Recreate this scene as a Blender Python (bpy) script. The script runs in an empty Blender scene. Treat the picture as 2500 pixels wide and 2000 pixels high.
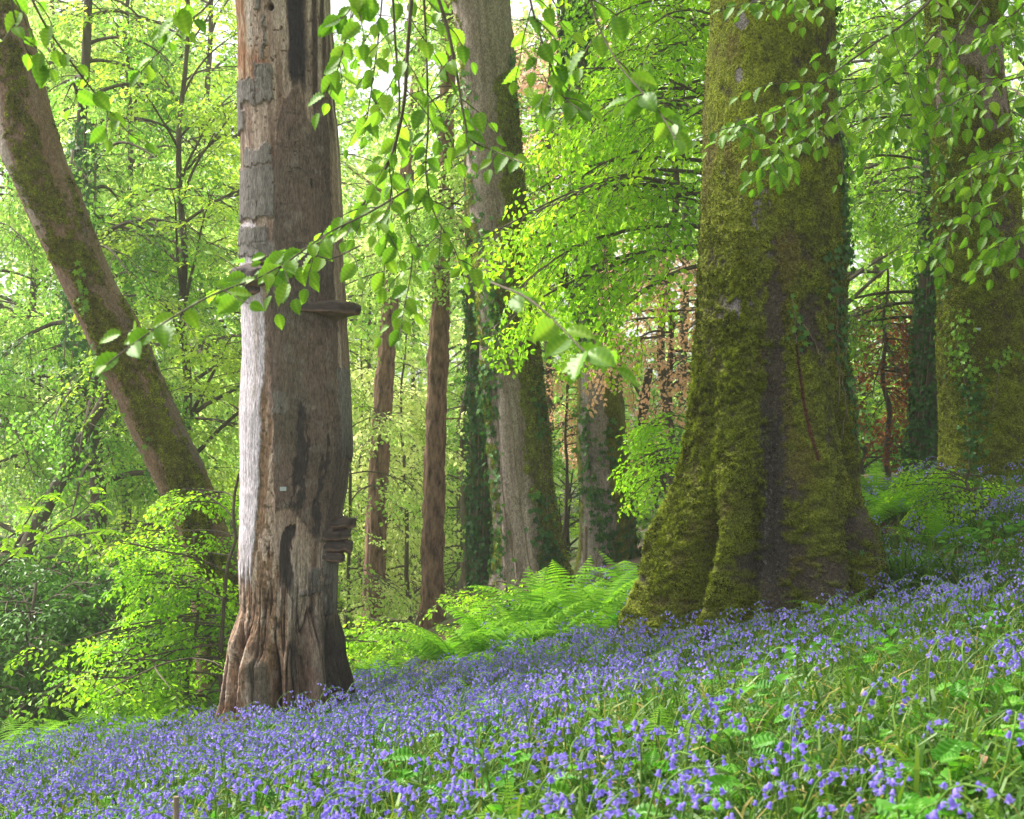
import bpy, math
import numpy as np

# ------------------------------------------------------------------ camera, world, sun, exposure
scene = bpy.context.scene
F = 3630.0                                   # focal length in photograph pixels (2500 wide)
cam_data = bpy.data.cameras.new('camera')
cam_data.sensor_width = 36.0
cam_data.lens = F / 2500.0 * 36.0
cam_data.clip_start = 0.05
cam_data.clip_end = 2000.0
cam_data.dof.use_dof = True
cam_data.dof.focus_distance = 12.0
cam_data.dof.aperture_fstop = 9.0
cam = bpy.data.objects.new('camera', cam_data)
scene.collection.objects.link(cam)
cam.location = (0, 0, 0)
cam.rotation_euler = (math.radians(90), 0, 0)
scene.camera = cam

SUN_ELEV, SUN_AZ = math.radians(52), math.radians(-62)      # azimuth from +Y, negative = from the left
world = bpy.data.worlds.new('World')
scene.world = world
world.use_nodes = True
wn = world.node_tree
wn.nodes.clear()
sky = wn.nodes.new('ShaderNodeTexSky')
sky.sky_type = 'NISHITA'
sky.sun_disc = False
sky.sun_elevation = SUN_ELEV
sky.sun_rotation = SUN_AZ
sky.air_density = 1.0
sky.dust_density = 4.0
hs = wn.nodes.new('ShaderNodeHueSaturation')
hs.inputs['Saturation'].default_value = 0.12
bgn = wn.nodes.new('ShaderNodeBackground')
bgn.inputs['Strength'].default_value = 0.125
won = wn.nodes.new('ShaderNodeOutputWorld')
wn.links.new(sky.outputs[0], hs.inputs['Color'])
wn.links.new(hs.outputs[0], bgn.inputs['Color'])
wn.links.new(bgn.outputs[0], won.inputs['Surface'])

sun_data = bpy.data.lights.new('sun', 'SUN')
sun_data.energy = 3.4
sun_data.angle = math.radians(16)
sun_data.color = (1.0, 0.955, 0.88)
sun = bpy.data.objects.new('sun', sun_data)
scene.collection.objects.link(sun)
sun.rotation_euler = (math.radians(90) - SUN_ELEV, 0, math.radians(180) - SUN_AZ)

scene.view_settings.view_transform = 'Standard'
scene.view_settings.look = 'None'
scene.view_settings.gamma = 1.0
scene.view_settings.exposure = 1.55
scene.render.engine = 'CYCLES'
cy = scene.cycles
cy.max_bounces = 8
cy.diffuse_bounces = 4
cy.glossy_bounces = 2
cy.transmission_bounces = 5
cy.transparent_max_bounces = 4
cy.use_denoising = True
cy.sample_clamp_indirect = 6.0
cy.use_adaptive_sampling = True
cy.adaptive_threshold = 0.02

# ------------------------------------------------------------------ helpers
def px(X, Y, d):
    """a pixel of the photograph at distance d -> a point of the place"""
    return np.array([(X - 1250.0) / F * d, d, (1000.0 - Y) / F * d])

def ss(a, b, x):
    t = np.clip((x - a) / (b - a), 0, 1)
    return t * t * (3 - 2 * t)

def lerp(a, b, t):
    return a + (b - a) * t

def hsh(ix, iy, iz, seed):
    h = (ix.astype(np.int64) * 374761393 + iy.astype(np.int64) * 668265263 + iz.astype(np.int64) * 2147483647 + seed * 974634777) & 0xffffffff
    h = ((h ^ (h >> 13)) * 1274126177) & 0xffffffff
    h = ((h ^ (h >> 16)) * 2246822519) & 0xffffffff
    return ((h ^ (h >> 15)) & 0xffffff).astype(np.float64) / 0xffffff

def vn(x, y, z, seed=0):
    """value noise, -1..1"""
    ix, iy, iz = np.floor(x), np.floor(y), np.floor(z)
    fx, fy, fz = x - ix, y - iy, z - iz
    fx, fy, fz = fx*fx*(3-2*fx), fy*fy*(3-2*fy), fz*fz*(3-2*fz)
    r = 0
    for dx in (0, 1):
        wx = fx if dx else 1 - fx
        for dy in (0, 1):
            wy = fy if dy else 1 - fy
            for dz in (0, 1):
                wz = fz if dz else 1 - fz
                r = r + wx * wy * wz * hsh(ix + dx, iy + dy, iz + dz, seed)
    return r * 2 - 1

def fbm(P, s, octs=4, seed=0, rough=0.5):
    """P (...,3); s scale scalar or 3-tuple"""
    s = np.array(s, dtype=float) * np.ones(3)
    r, a, t = 0, 1.0, 0
    q = P * s
    for o in range(octs):
        r = r + a * vn(q[..., 0] + 17.3 * o, q[..., 1] - 9.1 * o, q[..., 2] + 3.7 * o, seed + o)
        t += a
        a *= rough
        q = q * 2.03
    return r / t

def interp(Y, xs, ys):
    return np.interp(Y, xs, ys)

# ------------------------------------------------------------------ ground height
def sp(x, k=1.0):
    return np.log1p(np.exp(np.clip(x / k, -30, 30))) * k

def ground_z(x, y):
    x = np.asarray(x, dtype=float); y = np.asarray(y, dtype=float)
    xx = 9.0 * np.tanh(x / 9.0)
    yy = 34.0 * np.tanh(y / 34.0)
    z = -0.9 + 0.19 * xx - 0.092 * y - 0.20 * ss(5.0, 10.5, y) * (1 - 0.8 * ss(2.5, 5, x))
    z = z + 0.075 * sp(y - 12.0) * ss(-3.0, 2.0, x)
    z = z + 0.07 * ss(2.0, 5.0, x) * np.clip(y - 11, 0, 6)
    # the bank drops into the wood on the left
    z = z - 0.10 * sp(y - 12.6 - 0.15 * (x + 3), 0.5) * ss(-0.5, -4.0, x)
    # far ground levels out
    far = ss(20, 40, y)
    z = z * (1 - far) + far * (-3.6 + 0.09 * xx)
    P = np.stack([x, y, x * 0], -1)
    z = z + 0.07 * fbm(P, 0.5, 2, 5) * ss(2, 6, y) + 0.025 * fbm(P, 2.2, 2, 8)
    return z

# ------------------------------------------------------------------ mesh building
COL = scene.collection

def mesh_of(name, V, FS, mat, tint=None, col=None, smooth=False):
    """V (n,3); FS list of (m,k) index arrays"""
    me = bpy.data.meshes.new(name)
    V = np.asarray(V, dtype=np.float32)
    me.vertices.add(len(V))
    me.vertices.foreach_set('co', V.ravel())
    loops, starts, totals = [], [], []
    c = 0
    for f in FS:
        f = np.asarray(f, dtype=np.int32)
        if len(f) == 0:
            continue
        m, k = f.shape
        loops.append(f.ravel())
        starts.append(c + np.arange(m, dtype=np.int32) * k)
        totals.append(np.full(m, k, dtype=np.int32))
        c += m * k
    loops = np.concatenate(loops); starts = np.concatenate(starts)
    me.loops.add(len(loops))
    me.loops.foreach_set('vertex_index', loops)
    me.polygons.add(len(starts))
    me.polygons.foreach_set('loop_start', starts)
    if smooth:
        me.polygons.foreach_set('use_smooth', np.ones(len(starts), dtype=bool))
    else:
        me.polygons.foreach_set('use_smooth', np.zeros(len(starts), dtype=bool))
    if tint is not None:
        a = me.attributes.new('tint', 'FLOAT', 'POINT')
        a.data.foreach_set('value', np.asarray(tint, dtype=np.float32))
    if col is not None:
        a = me.color_attributes.new('Col', 'FLOAT_COLOR', 'POINT')
        c4 = np.ones((len(V), 4), dtype=np.float32)
        c4[:, :3] = col
        a.data.foreach_set('color', c4.ravel())
    me.update()
    me.validate()
    if mat:
        me.materials.append(mat)
    return me

def link(name, me, parent=None, loc=None, rot=None, label=None, scale=None):
    o = bpy.data.objects.new(name, me)
    COL.objects.link(o)
    if parent is not None:
        o.parent = parent
    if loc is not None:
        o.location = [float(v) for v in loc]
    if rot is not None:
        o.rotation_euler = [float(v) for v in rot]
    if scale is not None:
        o.scale = (scale,) * 3 if np.isscalar(scale) else scale
    if label:
        o['label'] = label
    return o

def tag(o, label, cat=None, group=None, kind=None):
    if label: o['label'] = label
    if cat: o['category'] = cat
    if group: o['group'] = group
    if kind: o['kind'] = kind
    return o

def thing(name, label, cat, loc=(0, 0, 0), group=None):
    """an Empty at the thing's base"""
    o = bpy.data.objects.new(name, None)
    COL.objects.link(o)
    o.location = [float(v) for v in loc]
    o.empty_display_size = 0.1
    return tag(o, label, cat, group)

def part(root, name, V, FS, mat, tint=None, col=None, smooth=False, label=None):
    """a child mesh of an Empty; V in place coordinates"""
    V = np.asarray(V, dtype=float) - np.array(root.location)
    return link(name, mesh_of(name, V, FS, mat, tint, col, smooth), root, label=label)

class MB:
    """collects vertices, quads, triangles and a tint for each vertex"""
    def __init__(s):
        s.V, s.Q, s.T, s.t, s.n = [], [], [], [], 0
    def add(s, V, Q=None, T=None, tint=0.5):
        V = np.asarray(V, dtype=float)
        s.V.append(V)
        if Q is not None and len(Q): s.Q.append(np.asarray(Q) + s.n)
        if T is not None and len(T): s.T.append(np.asarray(T) + s.n)
        s.t.append(np.ones(len(V)) * tint)
        s.n += len(V)
    def arrays(s):
        V = np.concatenate(s.V)
        FS = []
        if s.Q: FS.append(np.concatenate(s.Q))
        if s.T: FS.append(np.concatenate(s.T))
        return V, FS, np.concatenate(s.t)
    def part(s, root, name, mat, smooth=False, label=None):
        if s.n == 0: return None
        V, FS, t = s.arrays()
        return part(root, name, V, FS, mat, tint=t, smooth=smooth, label=label)

def instances(T, M, O, t_add=None):
    """T=(V,Q,tint) template placed by matrices M (n,3,3) and origins O (n,3)"""
    V, Q, ti = T
    n, nv = len(M), len(V)
    W = np.einsum('nij,vj->nvi', M, V) + O[:, None, :]
    QQ = (Q[None] + (np.arange(n) * nv)[:, None, None]).reshape(-1, Q.shape[1])
    tt = np.tile(ti, (n, 1))
    if t_add is not None:
        tt = tt + np.asarray(t_add)[:, None]
    return W.reshape(-1, 3), QQ, tt.ravel()

def norm(v):
    v = np.asarray(v, dtype=float)
    return v / np.maximum(np.linalg.norm(v, axis=-1, keepdims=True), 1e-9)

def frame(d, up):
    """matrices with columns x=d, y, z close to up"""
    d = norm(d); up = np.asarray(up, dtype=float) * np.ones_like(d)
    y = norm(np.cross(up, d))
    z = np.cross(d, y)
    return np.stack([d, y, z], axis=-1)

def tube(P, R, sides=6, tip=False):
    P = np.asarray(P, dtype=float); R = np.ones(len(P)) * R
    n = len(P)
    T = np.gradient(P, axis=0) if n > 2 else np.tile(P[-1] - P[0], (n, 1))
    T = norm(T)
    up = np.array([0, 0, 1.0]) if abs(T[0, 2]) < 0.9 else np.array([0, 1.0, 0])
    A = norm(np.cross(T, np.tile(up, (n, 1))))
    B = np.cross(T, A)
    a = np.arange(sides) / sides * 2 * np.pi
    V = P[:, None] + R[:, None, None] * (A[:, None] * np.cos(a)[None, :, None] + B[:, None] * np.sin(a)[None, :, None])
    i = np.arange(n - 1)[:, None] * sides
    j = np.arange(sides)[None]
    k = (j + 1) % sides
    Q = np.stack([i + j, i + k, i + sides + k, i + sides + j], -1).reshape(-1, 4)
    return V.reshape(-1, 3), Q

def curve(P, n):
    """smooth resample of a control polyline (Catmull-Rom)"""
    P = np.asarray(P, dtype=float)
    Q = np.vstack([2 * P[0] - P[1], P, 2 * P[-1] - P[-2]])
    m = len(P) - 1
    out = []
    for t in np.linspace(0, m, n):
        i = min(int(t), m - 1); f = t - i
        a, b, c, d = Q[i], Q[i+1], Q[i+2], Q[i+3]
        out.append(0.5 * ((2*b) + (c-a)*f + (2*a-5*b+4*c-d)*f*f + (3*b-a-3*c+d)*f**3))
    return np.array(out)

# ------------------------------------------------------------------ materials
def new_mat(name):
    m = bpy.data.materials.new(name)
    m.use_nodes = True
    m.node_tree.nodes.clear()
    return m, m.node_tree.nodes, m.node_tree.links

def ramp(nodes, stops):
    r = nodes.new('ShaderNodeValToRGB')
    e = r.color_ramp.elements
    while len(e) < len(stops): e.new(0.5)
    for k, (p, c) in enumerate(stops):
        e[k].position = p
        e[k].color = (c[0], c[1], c[2], 1)
    return r

def leaf_mat(name, stops, trans=0.5, tgain=(1.5, 1.6, 0.9), rough=0.45, gloss=0.05, clump=0.0):
    m, N, L = new_mat(name)
    at = N.new('ShaderNodeAttribute'); at.attribute_name = 'tint'
    fac = at.outputs['Fac']
    if clump:
        tc = N.new('ShaderNodeTexCoord')
        nz = N.new('ShaderNodeTexNoise'); nz.inputs['Scale'].default_value = clump; nz.inputs['Detail'].default_value = 1
        L.new(tc.outputs['Object'], nz.inputs['Vector'])
        ma = N.new('ShaderNodeMath'); ma.operation = 'MULTIPLY_ADD'
        ma.inputs[1].default_value = 0.9; ma.inputs[2].default_value = -0.45
        L.new(nz.outputs['Fac'], ma.inputs[0])
        ad = N.new('ShaderNodeMath'); ad.operation = 'ADD'; ad.use_clamp = True
        L.new(ma.outputs[0], ad.inputs[0]); L.new(fac, ad.inputs[1])
        fac = ad.outputs[0]
    r = ramp(N, stops)
    L.new(fac, r.inputs[0])
    df = N.new('ShaderNodeBsdfDiffuse')
    tr = N.new('ShaderNodeBsdfTranslucent')
    gm = N.new('ShaderNodeMix'); gm.data_type = 'RGBA'; gm.blend_type = 'MULTIPLY'; gm.inputs[0].default_value = 1
    gm.inputs[7].default_value = (*tgain, 1)
    L.new(r.outputs[0], gm.inputs[6])
    L.new(r.outputs[0], df.inputs[0]); L.new(gm.outputs[2], tr.inputs[0])
    mx = N.new('ShaderNodeMixShader'); mx.inputs[0].default_value = trans
    L.new(df.outputs[0], mx.inputs[1]); L.new(tr.outputs[0], mx.inputs[2])
    out = N.new('ShaderNodeOutputMaterial')
    if gloss > 0:
        gl = N.new('ShaderNodeBsdfGlossy'); gl.inputs['Roughness'].default_value = rough
        gl.inputs[0].default_value = (0.5, 0.54, 0.45, 1)
        m2 = N.new('ShaderNodeMixShader')
        fr = N.new('ShaderNodeLayerWeight'); fr.inputs[0].default_value = 0.25
        mu = N.new('ShaderNodeMath'); mu.operation = 'MULTIPLY_ADD'; mu.inputs[1].default_value = gloss * 1.2; mu.inputs[2].default_value = gloss * 0.15
        L.new(fr.outputs['Fresnel'], mu.inputs[0]); L.new(mu.outputs[0], m2.inputs[0])
        L.new(mx.outputs[0], m2.inputs[1]); L.new(gl.outputs[0], m2.inputs[2])
        L.new(m2.outputs[0], out.inputs[0])
    else:
        L.new(mx.outputs[0], out.inputs[0])
    return m

def bark_mat(name, fine=60.0, stretch=0.25, bump=0.5, dist=0.006, var=0.45, rough=0.9, speck=0.0):
    """bark whose colours come from the mesh (Col) and whose fine grain is procedural"""
    m, N, L = new_mat(name)
    at = N.new('ShaderNodeAttribute'); at.attribute_name = 'Col'
    tc = N.new('ShaderNodeTexCoord')
    mp = N.new('ShaderNodeMapping'); mp.inputs['Scale'].default_value = (1, 1, stretch)
    L.new(tc.outputs['Object'], mp.inputs[0])
    nz = N.new('ShaderNodeTexNoise'); nz.inputs['Scale'].default_value = fine; nz.inputs['Detail'].default_value = 4
    nz.inputs['Roughness'].default_value = 0.65
    L.new(mp.outputs[0], nz.inputs['Vector'])
    mr = N.new('ShaderNodeMapRange'); mr.inputs[1].default_value = 0.25; mr.inputs[2].default_value = 0.75
    mr.inputs[3].default_value = 1 - var; mr.inputs[4].default_value = 1 + var
    L.new(nz.outputs['Fac'], mr.inputs[0])
    mu = N.new('ShaderNodeMix'); mu.data_type = 'RGBA'; mu.blend_type = 'MULTIPLY'; mu.inputs[0].default_value = 1
    L.new(at.outputs['Color'], mu.inputs[6]); L.new(mr.outputs[0], mu.inputs[7])
    nb = N.new('ShaderNodeTexNoise'); nb.inputs['Scale'].default_value = fine * 2.7; nb.inputs['Detail'].default_value = 3; nb.inputs['Roughness'].default_value = 0.7
    L.new(mp.outputs[0], nb.inputs['Vector'])
    mb_ = N.new('ShaderNodeMapRange'); mb_.inputs[1].default_value = 0.33; mb_.inputs[2].default_value = 0.60
    mb_.inputs[3].default_value = 1 - var * 1.1; mb_.inputs[4].default_value = 1 + var * .5
    L.new(nb.outputs['Fac'], mb_.inputs[0])
    m3 = N.new('ShaderNodeMix'); m3.data_type = 'RGBA'; m3.blend_type = 'MULTIPLY'; m3.inputs[0].default_value = 1
    L.new(mu.outputs[2], m3.inputs[6]); L.new(mb_.outputs[0], m3.inputs[7]); mu = m3
    bp = N.new('ShaderNodeBump'); bp.inputs['Strength'].default_value = bump; bp.inputs['Distance'].default_value = dist
    L.new(nz.outputs['Fac'], bp.inputs['Height'])
    bs = N.new('ShaderNodeBsdfPrincipled')
    bs.inputs['Roughness'].default_value = rough
    bs.inputs['Specular IOR Level'].default_value = 0.25
    L.new(mu.outputs[2], bs.inputs['Base Color']); L.new(bp.outputs[0], bs.inputs['Normal'])
    out = N.new('ShaderNodeOutputMaterial')
    L.new(bs.outputs[0], out.inputs[0])
    return m

def plain_bark(name, c1, c2, scale=8.0, stretch=0.15, moss=None, bump=0.8):
    m, N, L = new_mat(name)
    tc = N.new('ShaderNodeTexCoord')
    mp = N.new('ShaderNodeMapping'); mp.inputs['Scale'].default_value = (1, 1, stretch)
    L.new(tc.outputs['Object'], mp.inputs[0])
    nz = N.new('ShaderNodeTexNoise'); nz.inputs['Scale'].default_value = scale; nz.inputs['Detail'].default_value = 6
    nz.inputs['Roughness'].default_value = 0.7
    L.new(mp.outputs[0], nz.inputs['Vector'])
    r = ramp(N, [(0.32, c1), (0.66, c2)])
    L.new(nz.outputs['Fac'], r.inputs[0])
    col = r.outputs[0]
    if moss:
        n2 = N.new('ShaderNodeTexNoise'); n2.inputs['Scale'].default_value = 2.2; n2.inputs['Detail'].default_value = 5
        L.new(tc.outputs['Object'], n2.inputs['Vector'])
        r2 = ramp(N, [(0.47, (0, 0, 0)), (0.56, (1, 1, 1))])
        L.new(n2.outputs['Fac'], r2.inputs[0])
        mx = N.new('ShaderNodeMix'); mx.data_type = 'RGBA'
        L.new(r2.outputs[0], mx.inputs[0]); L.new(col, mx.inputs[6]); mx.inputs[7].default_value = (*moss, 1)
        col = mx.outputs[2]
    bp = N.new('ShaderNodeBump'); bp.inputs['Strength'].default_value = bump; bp.inputs['Distance'].default_value = 0.02
    L.new(nz.outputs['Fac'], bp.inputs['Height'])
    bs = N.new('ShaderNodeBsdfPrincipled'); bs.inputs['Roughness'].default_value = 0.9
    bs.inputs['Specular IOR Level'].default_value = 0.2
    L.new(col, bs.inputs['Base Color']); L.new(bp.outputs[0], bs.inputs['Normal'])
    out = N.new('ShaderNodeOutputMaterial'); L.new(bs.outputs[0], out.inputs[0])
    return m

def G(r, g, b): return (r, g, b)
M = {}
M['leaf_near'] = leaf_mat('beech_leaf', [(0, G(.045,.13,.014)), (.5, G(.13,.27,.022)), (1, G(.29,.44,.04))], trans=.55, gloss=.06, rough=.5)
M['leaf_beech'] = leaf_mat('young_beech_leaf', [(0, G(.11,.26,.014)), (.5, G(.26,.47,.022)), (1, G(.46,.60,.05))], trans=.6, gloss=.04, clump=.8)
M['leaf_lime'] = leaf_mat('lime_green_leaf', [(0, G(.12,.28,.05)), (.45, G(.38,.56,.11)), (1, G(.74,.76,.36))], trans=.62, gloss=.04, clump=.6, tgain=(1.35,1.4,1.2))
M['leaf_mid'] = leaf_mat('mid_green_leaf', [(0, G(.08,.19,.025)), (.5, G(.24,.40,.04)), (1, G(.46,.57,.09))], trans=.6, gloss=.08, clump=.7)
M['leaf_cool'] = leaf_mat('cool_green_leaf', [(0, G(.07,.18,.03)), (.5, G(.20,.39,.065)), (1, G(.40,.55,.13))], trans=.58, gloss=.14, clump=.7)
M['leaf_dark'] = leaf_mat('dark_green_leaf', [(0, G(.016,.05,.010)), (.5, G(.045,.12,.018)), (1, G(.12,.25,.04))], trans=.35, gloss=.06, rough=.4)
M['leaf_copper'] = leaf_mat('copper_leaf', [(0, G(.60,.44,.16)), (.5, G(.80,.54,.38)), (1, G(.84,.60,.54))], trans=.55, tgain=(1.2,1.1,1), gloss=.03)
M['leaf_red'] = leaf_mat('dark_red_leaf', [(0, G(.10,.05,.02)), (.5, G(.22,.10,.05)), (1, G(.38,.20,.08))], trans=.5, tgain=(1.4,1.0,.8), gloss=.03)
M['ivy'] = leaf_mat('ivy_leaf', [(0, G(.02,.07,.018)), (.5, G(.06,.16,.035)), (1, G(.22,.40,.04))], trans=.3, gloss=.2, rough=.35)
M['fern'] = leaf_mat('fern_frond', [(0, G(.05,.16,.014)), (.5, G(.13,.30,.02)), (1, G(.28,.46,.035))], trans=.45, gloss=.05)
M['grass'] = leaf_mat('grass_blade', [(0, G(.018,.060,.008)), (.45, G(.054,.135,.012)), (.8, G(.14,.23,.020)), (.95, G(.22,.26,.04)), (1, G(.34,.27,.09))], trans=.4, tgain=(1.3,1.4,.8), gloss=.05, rough=.5)
M['herb'] = leaf_mat('herb_leaf', [(0, G(.05,.18,.02)), (.5, G(.10,.30,.03)), (1, G(.2,.42,.04))], trans=.45, gloss=.05)
M['bell'] = leaf_mat('bluebell_petal', [(0, G(.13,.09,.46)), (.5, G(.30,.23,.78)), (1, G(.52,.42,.90))], trans=.4, tgain=(1.15,1.1,1.15), gloss=.03)
M['stem'] = leaf_mat('bluebell_stem', [(0, G(.07,.16,.03)), (1, G(.20,.33,.07))], trans=.1, gloss=.03)
M['litter'] = leaf_mat('dead_leaf', [(0, G(.07,.035,.02)), (.5, G(.19,.09,.05)), (1, G(.40,.23,.15))], trans=.15, tgain=(1,1,1), gloss=.02)
M['moss'] = leaf_mat('moss_tuft', [(0, G(.04,.040,.010)), (.4, G(.14,.17,.018)), (1, G(.42,.50,.045))], trans=.3, tgain=(1.2,1.2,.8), gloss=0)
M['twig'] = plain_bark('twig_bark', (.045,.036,.024), (.13,.11,.075), 30, .3, bump=.2)
M['bark_dark'] = plain_bark('dark_bark', (.055,.046,.034), (.16,.13,.095), 9, .2)
M['bark_mossy'] = plain_bark('mossy_bark', (.05,.045,.03), (.15,.13,.10), 9, .25, moss=(.10,.12,.015))
M['bark_red'] = plain_bark('red_bark', (.05,.028,.022), (.42,.25,.18), 16, .28, bump=2.0)
M['vine'] = plain_bark('vine_bark', (.12,.09,.06), (.30,.23,.16), 30, .3, bump=.3)
M['trunk'] = bark_mat('trunk_bark', fine=40, stretch=.45, bump=.9, dist=.012, var=.5)
M['dead'] = bark_mat('dead_wood', fine=55, stretch=.2, bump=1.0, dist=.012, var=.5)
M['mossy'] = bark_mat('moss_cover', fine=55, stretch=.9, bump=1.0, dist=.025, var=.75, rough=1)

# ------------------------------------------------------------------ ground sheet
def grid_axis(a, fine, step, lim, grow=1.12):
    v = list(np.arange(a, fine, step))
    s = step
    while v[-1] < lim:
        s *= grow
        v.append(v[-1] + s)
    return v
gy = np.array(sorted(set([-y for y in grid_axis(0.15, 3, .15, 250)] + grid_axis(0, 18, 0.07, 400))))
gxp = grid_axis(0, 7, 0.07, 400)
gx = np.array(sorted(set([-v for v in gxp] + gxp)))
GX, GY = np.meshgrid(gx, gy, indexing='ij')
GP = np.stack([GX, GY, GX * 0], -1)
GZ = ground_z(GX, GY) + 0.012 * fbm(GP, 9, 2, 3)
nx_, ny_ = GX.shape
ii = (np.arange(nx_ - 1)[:, None] * ny_ + np.arange(ny_ - 1)[None]).ravel()
GQ = np.stack([ii, ii + ny_, ii + ny_ + 1, ii + 1], -1)
m, N, L = new_mat('woodland_soil')
tc = N.new('ShaderNodeTexCoord')
nz = N.new('ShaderNodeTexNoise'); nz.inputs['Scale'].default_value = 26; nz.inputs['Detail'].default_value = 6
L.new(tc.outputs['Object'], nz.inputs['Vector'])
n2 = N.new('ShaderNodeTexNoise'); n2.inputs['Scale'].default_value = .9; n2.inputs['Detail'].default_value = 4
L.new(tc.outputs['Object'], n2.inputs['Vector'])
r1 = ramp(N, [(.3, (.030, .020, .012)), (.6, (.11, .065, .038))]); L.new(nz.outputs['Fac'], r1.inputs[0])
r2 = ramp(N, [(.35, (.03, .055, .012)), (.65, (.08, .14, .02))]); L.new(nz.outputs['Fac'], r2.inputs[0])
rf = ramp(N, [(.42, (0, 0, 0)), (.58, (1, 1, 1))]); L.new(n2.outputs['Fac'], rf.inputs[0])
mx = N.new('ShaderNodeMix'); mx.data_type = 'RGBA'
L.new(rf.outputs[0], mx.inputs[0]); L.new(r1.outputs[0], mx.inputs[6]); L.new(r2.outputs[0], mx.inputs[7])
bs = N.new('ShaderNodeBsdfPrincipled'); bs.inputs['Roughness'].default_value = 1
bp = N.new('ShaderNodeBump'); bp.inputs['Distance'].default_value = .03; bp.inputs['Strength'].default_value = .8
L.new(nz.outputs['Fac'], bp.inputs['Height']); L.new(bp.outputs[0], bs.inputs['Normal'])
L.new(mx.outputs[2], bs.inputs['Base Color'])
o_ = N.new('ShaderNodeOutputMaterial'); L.new(bs.outputs[0], o_.inputs[0])
g = link('ground', mesh_of('ground', np.stack([GX, GY, GZ], -1).reshape(-1, 3), [GQ], m, smooth=True))
g['kind'] = 'structure'

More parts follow.
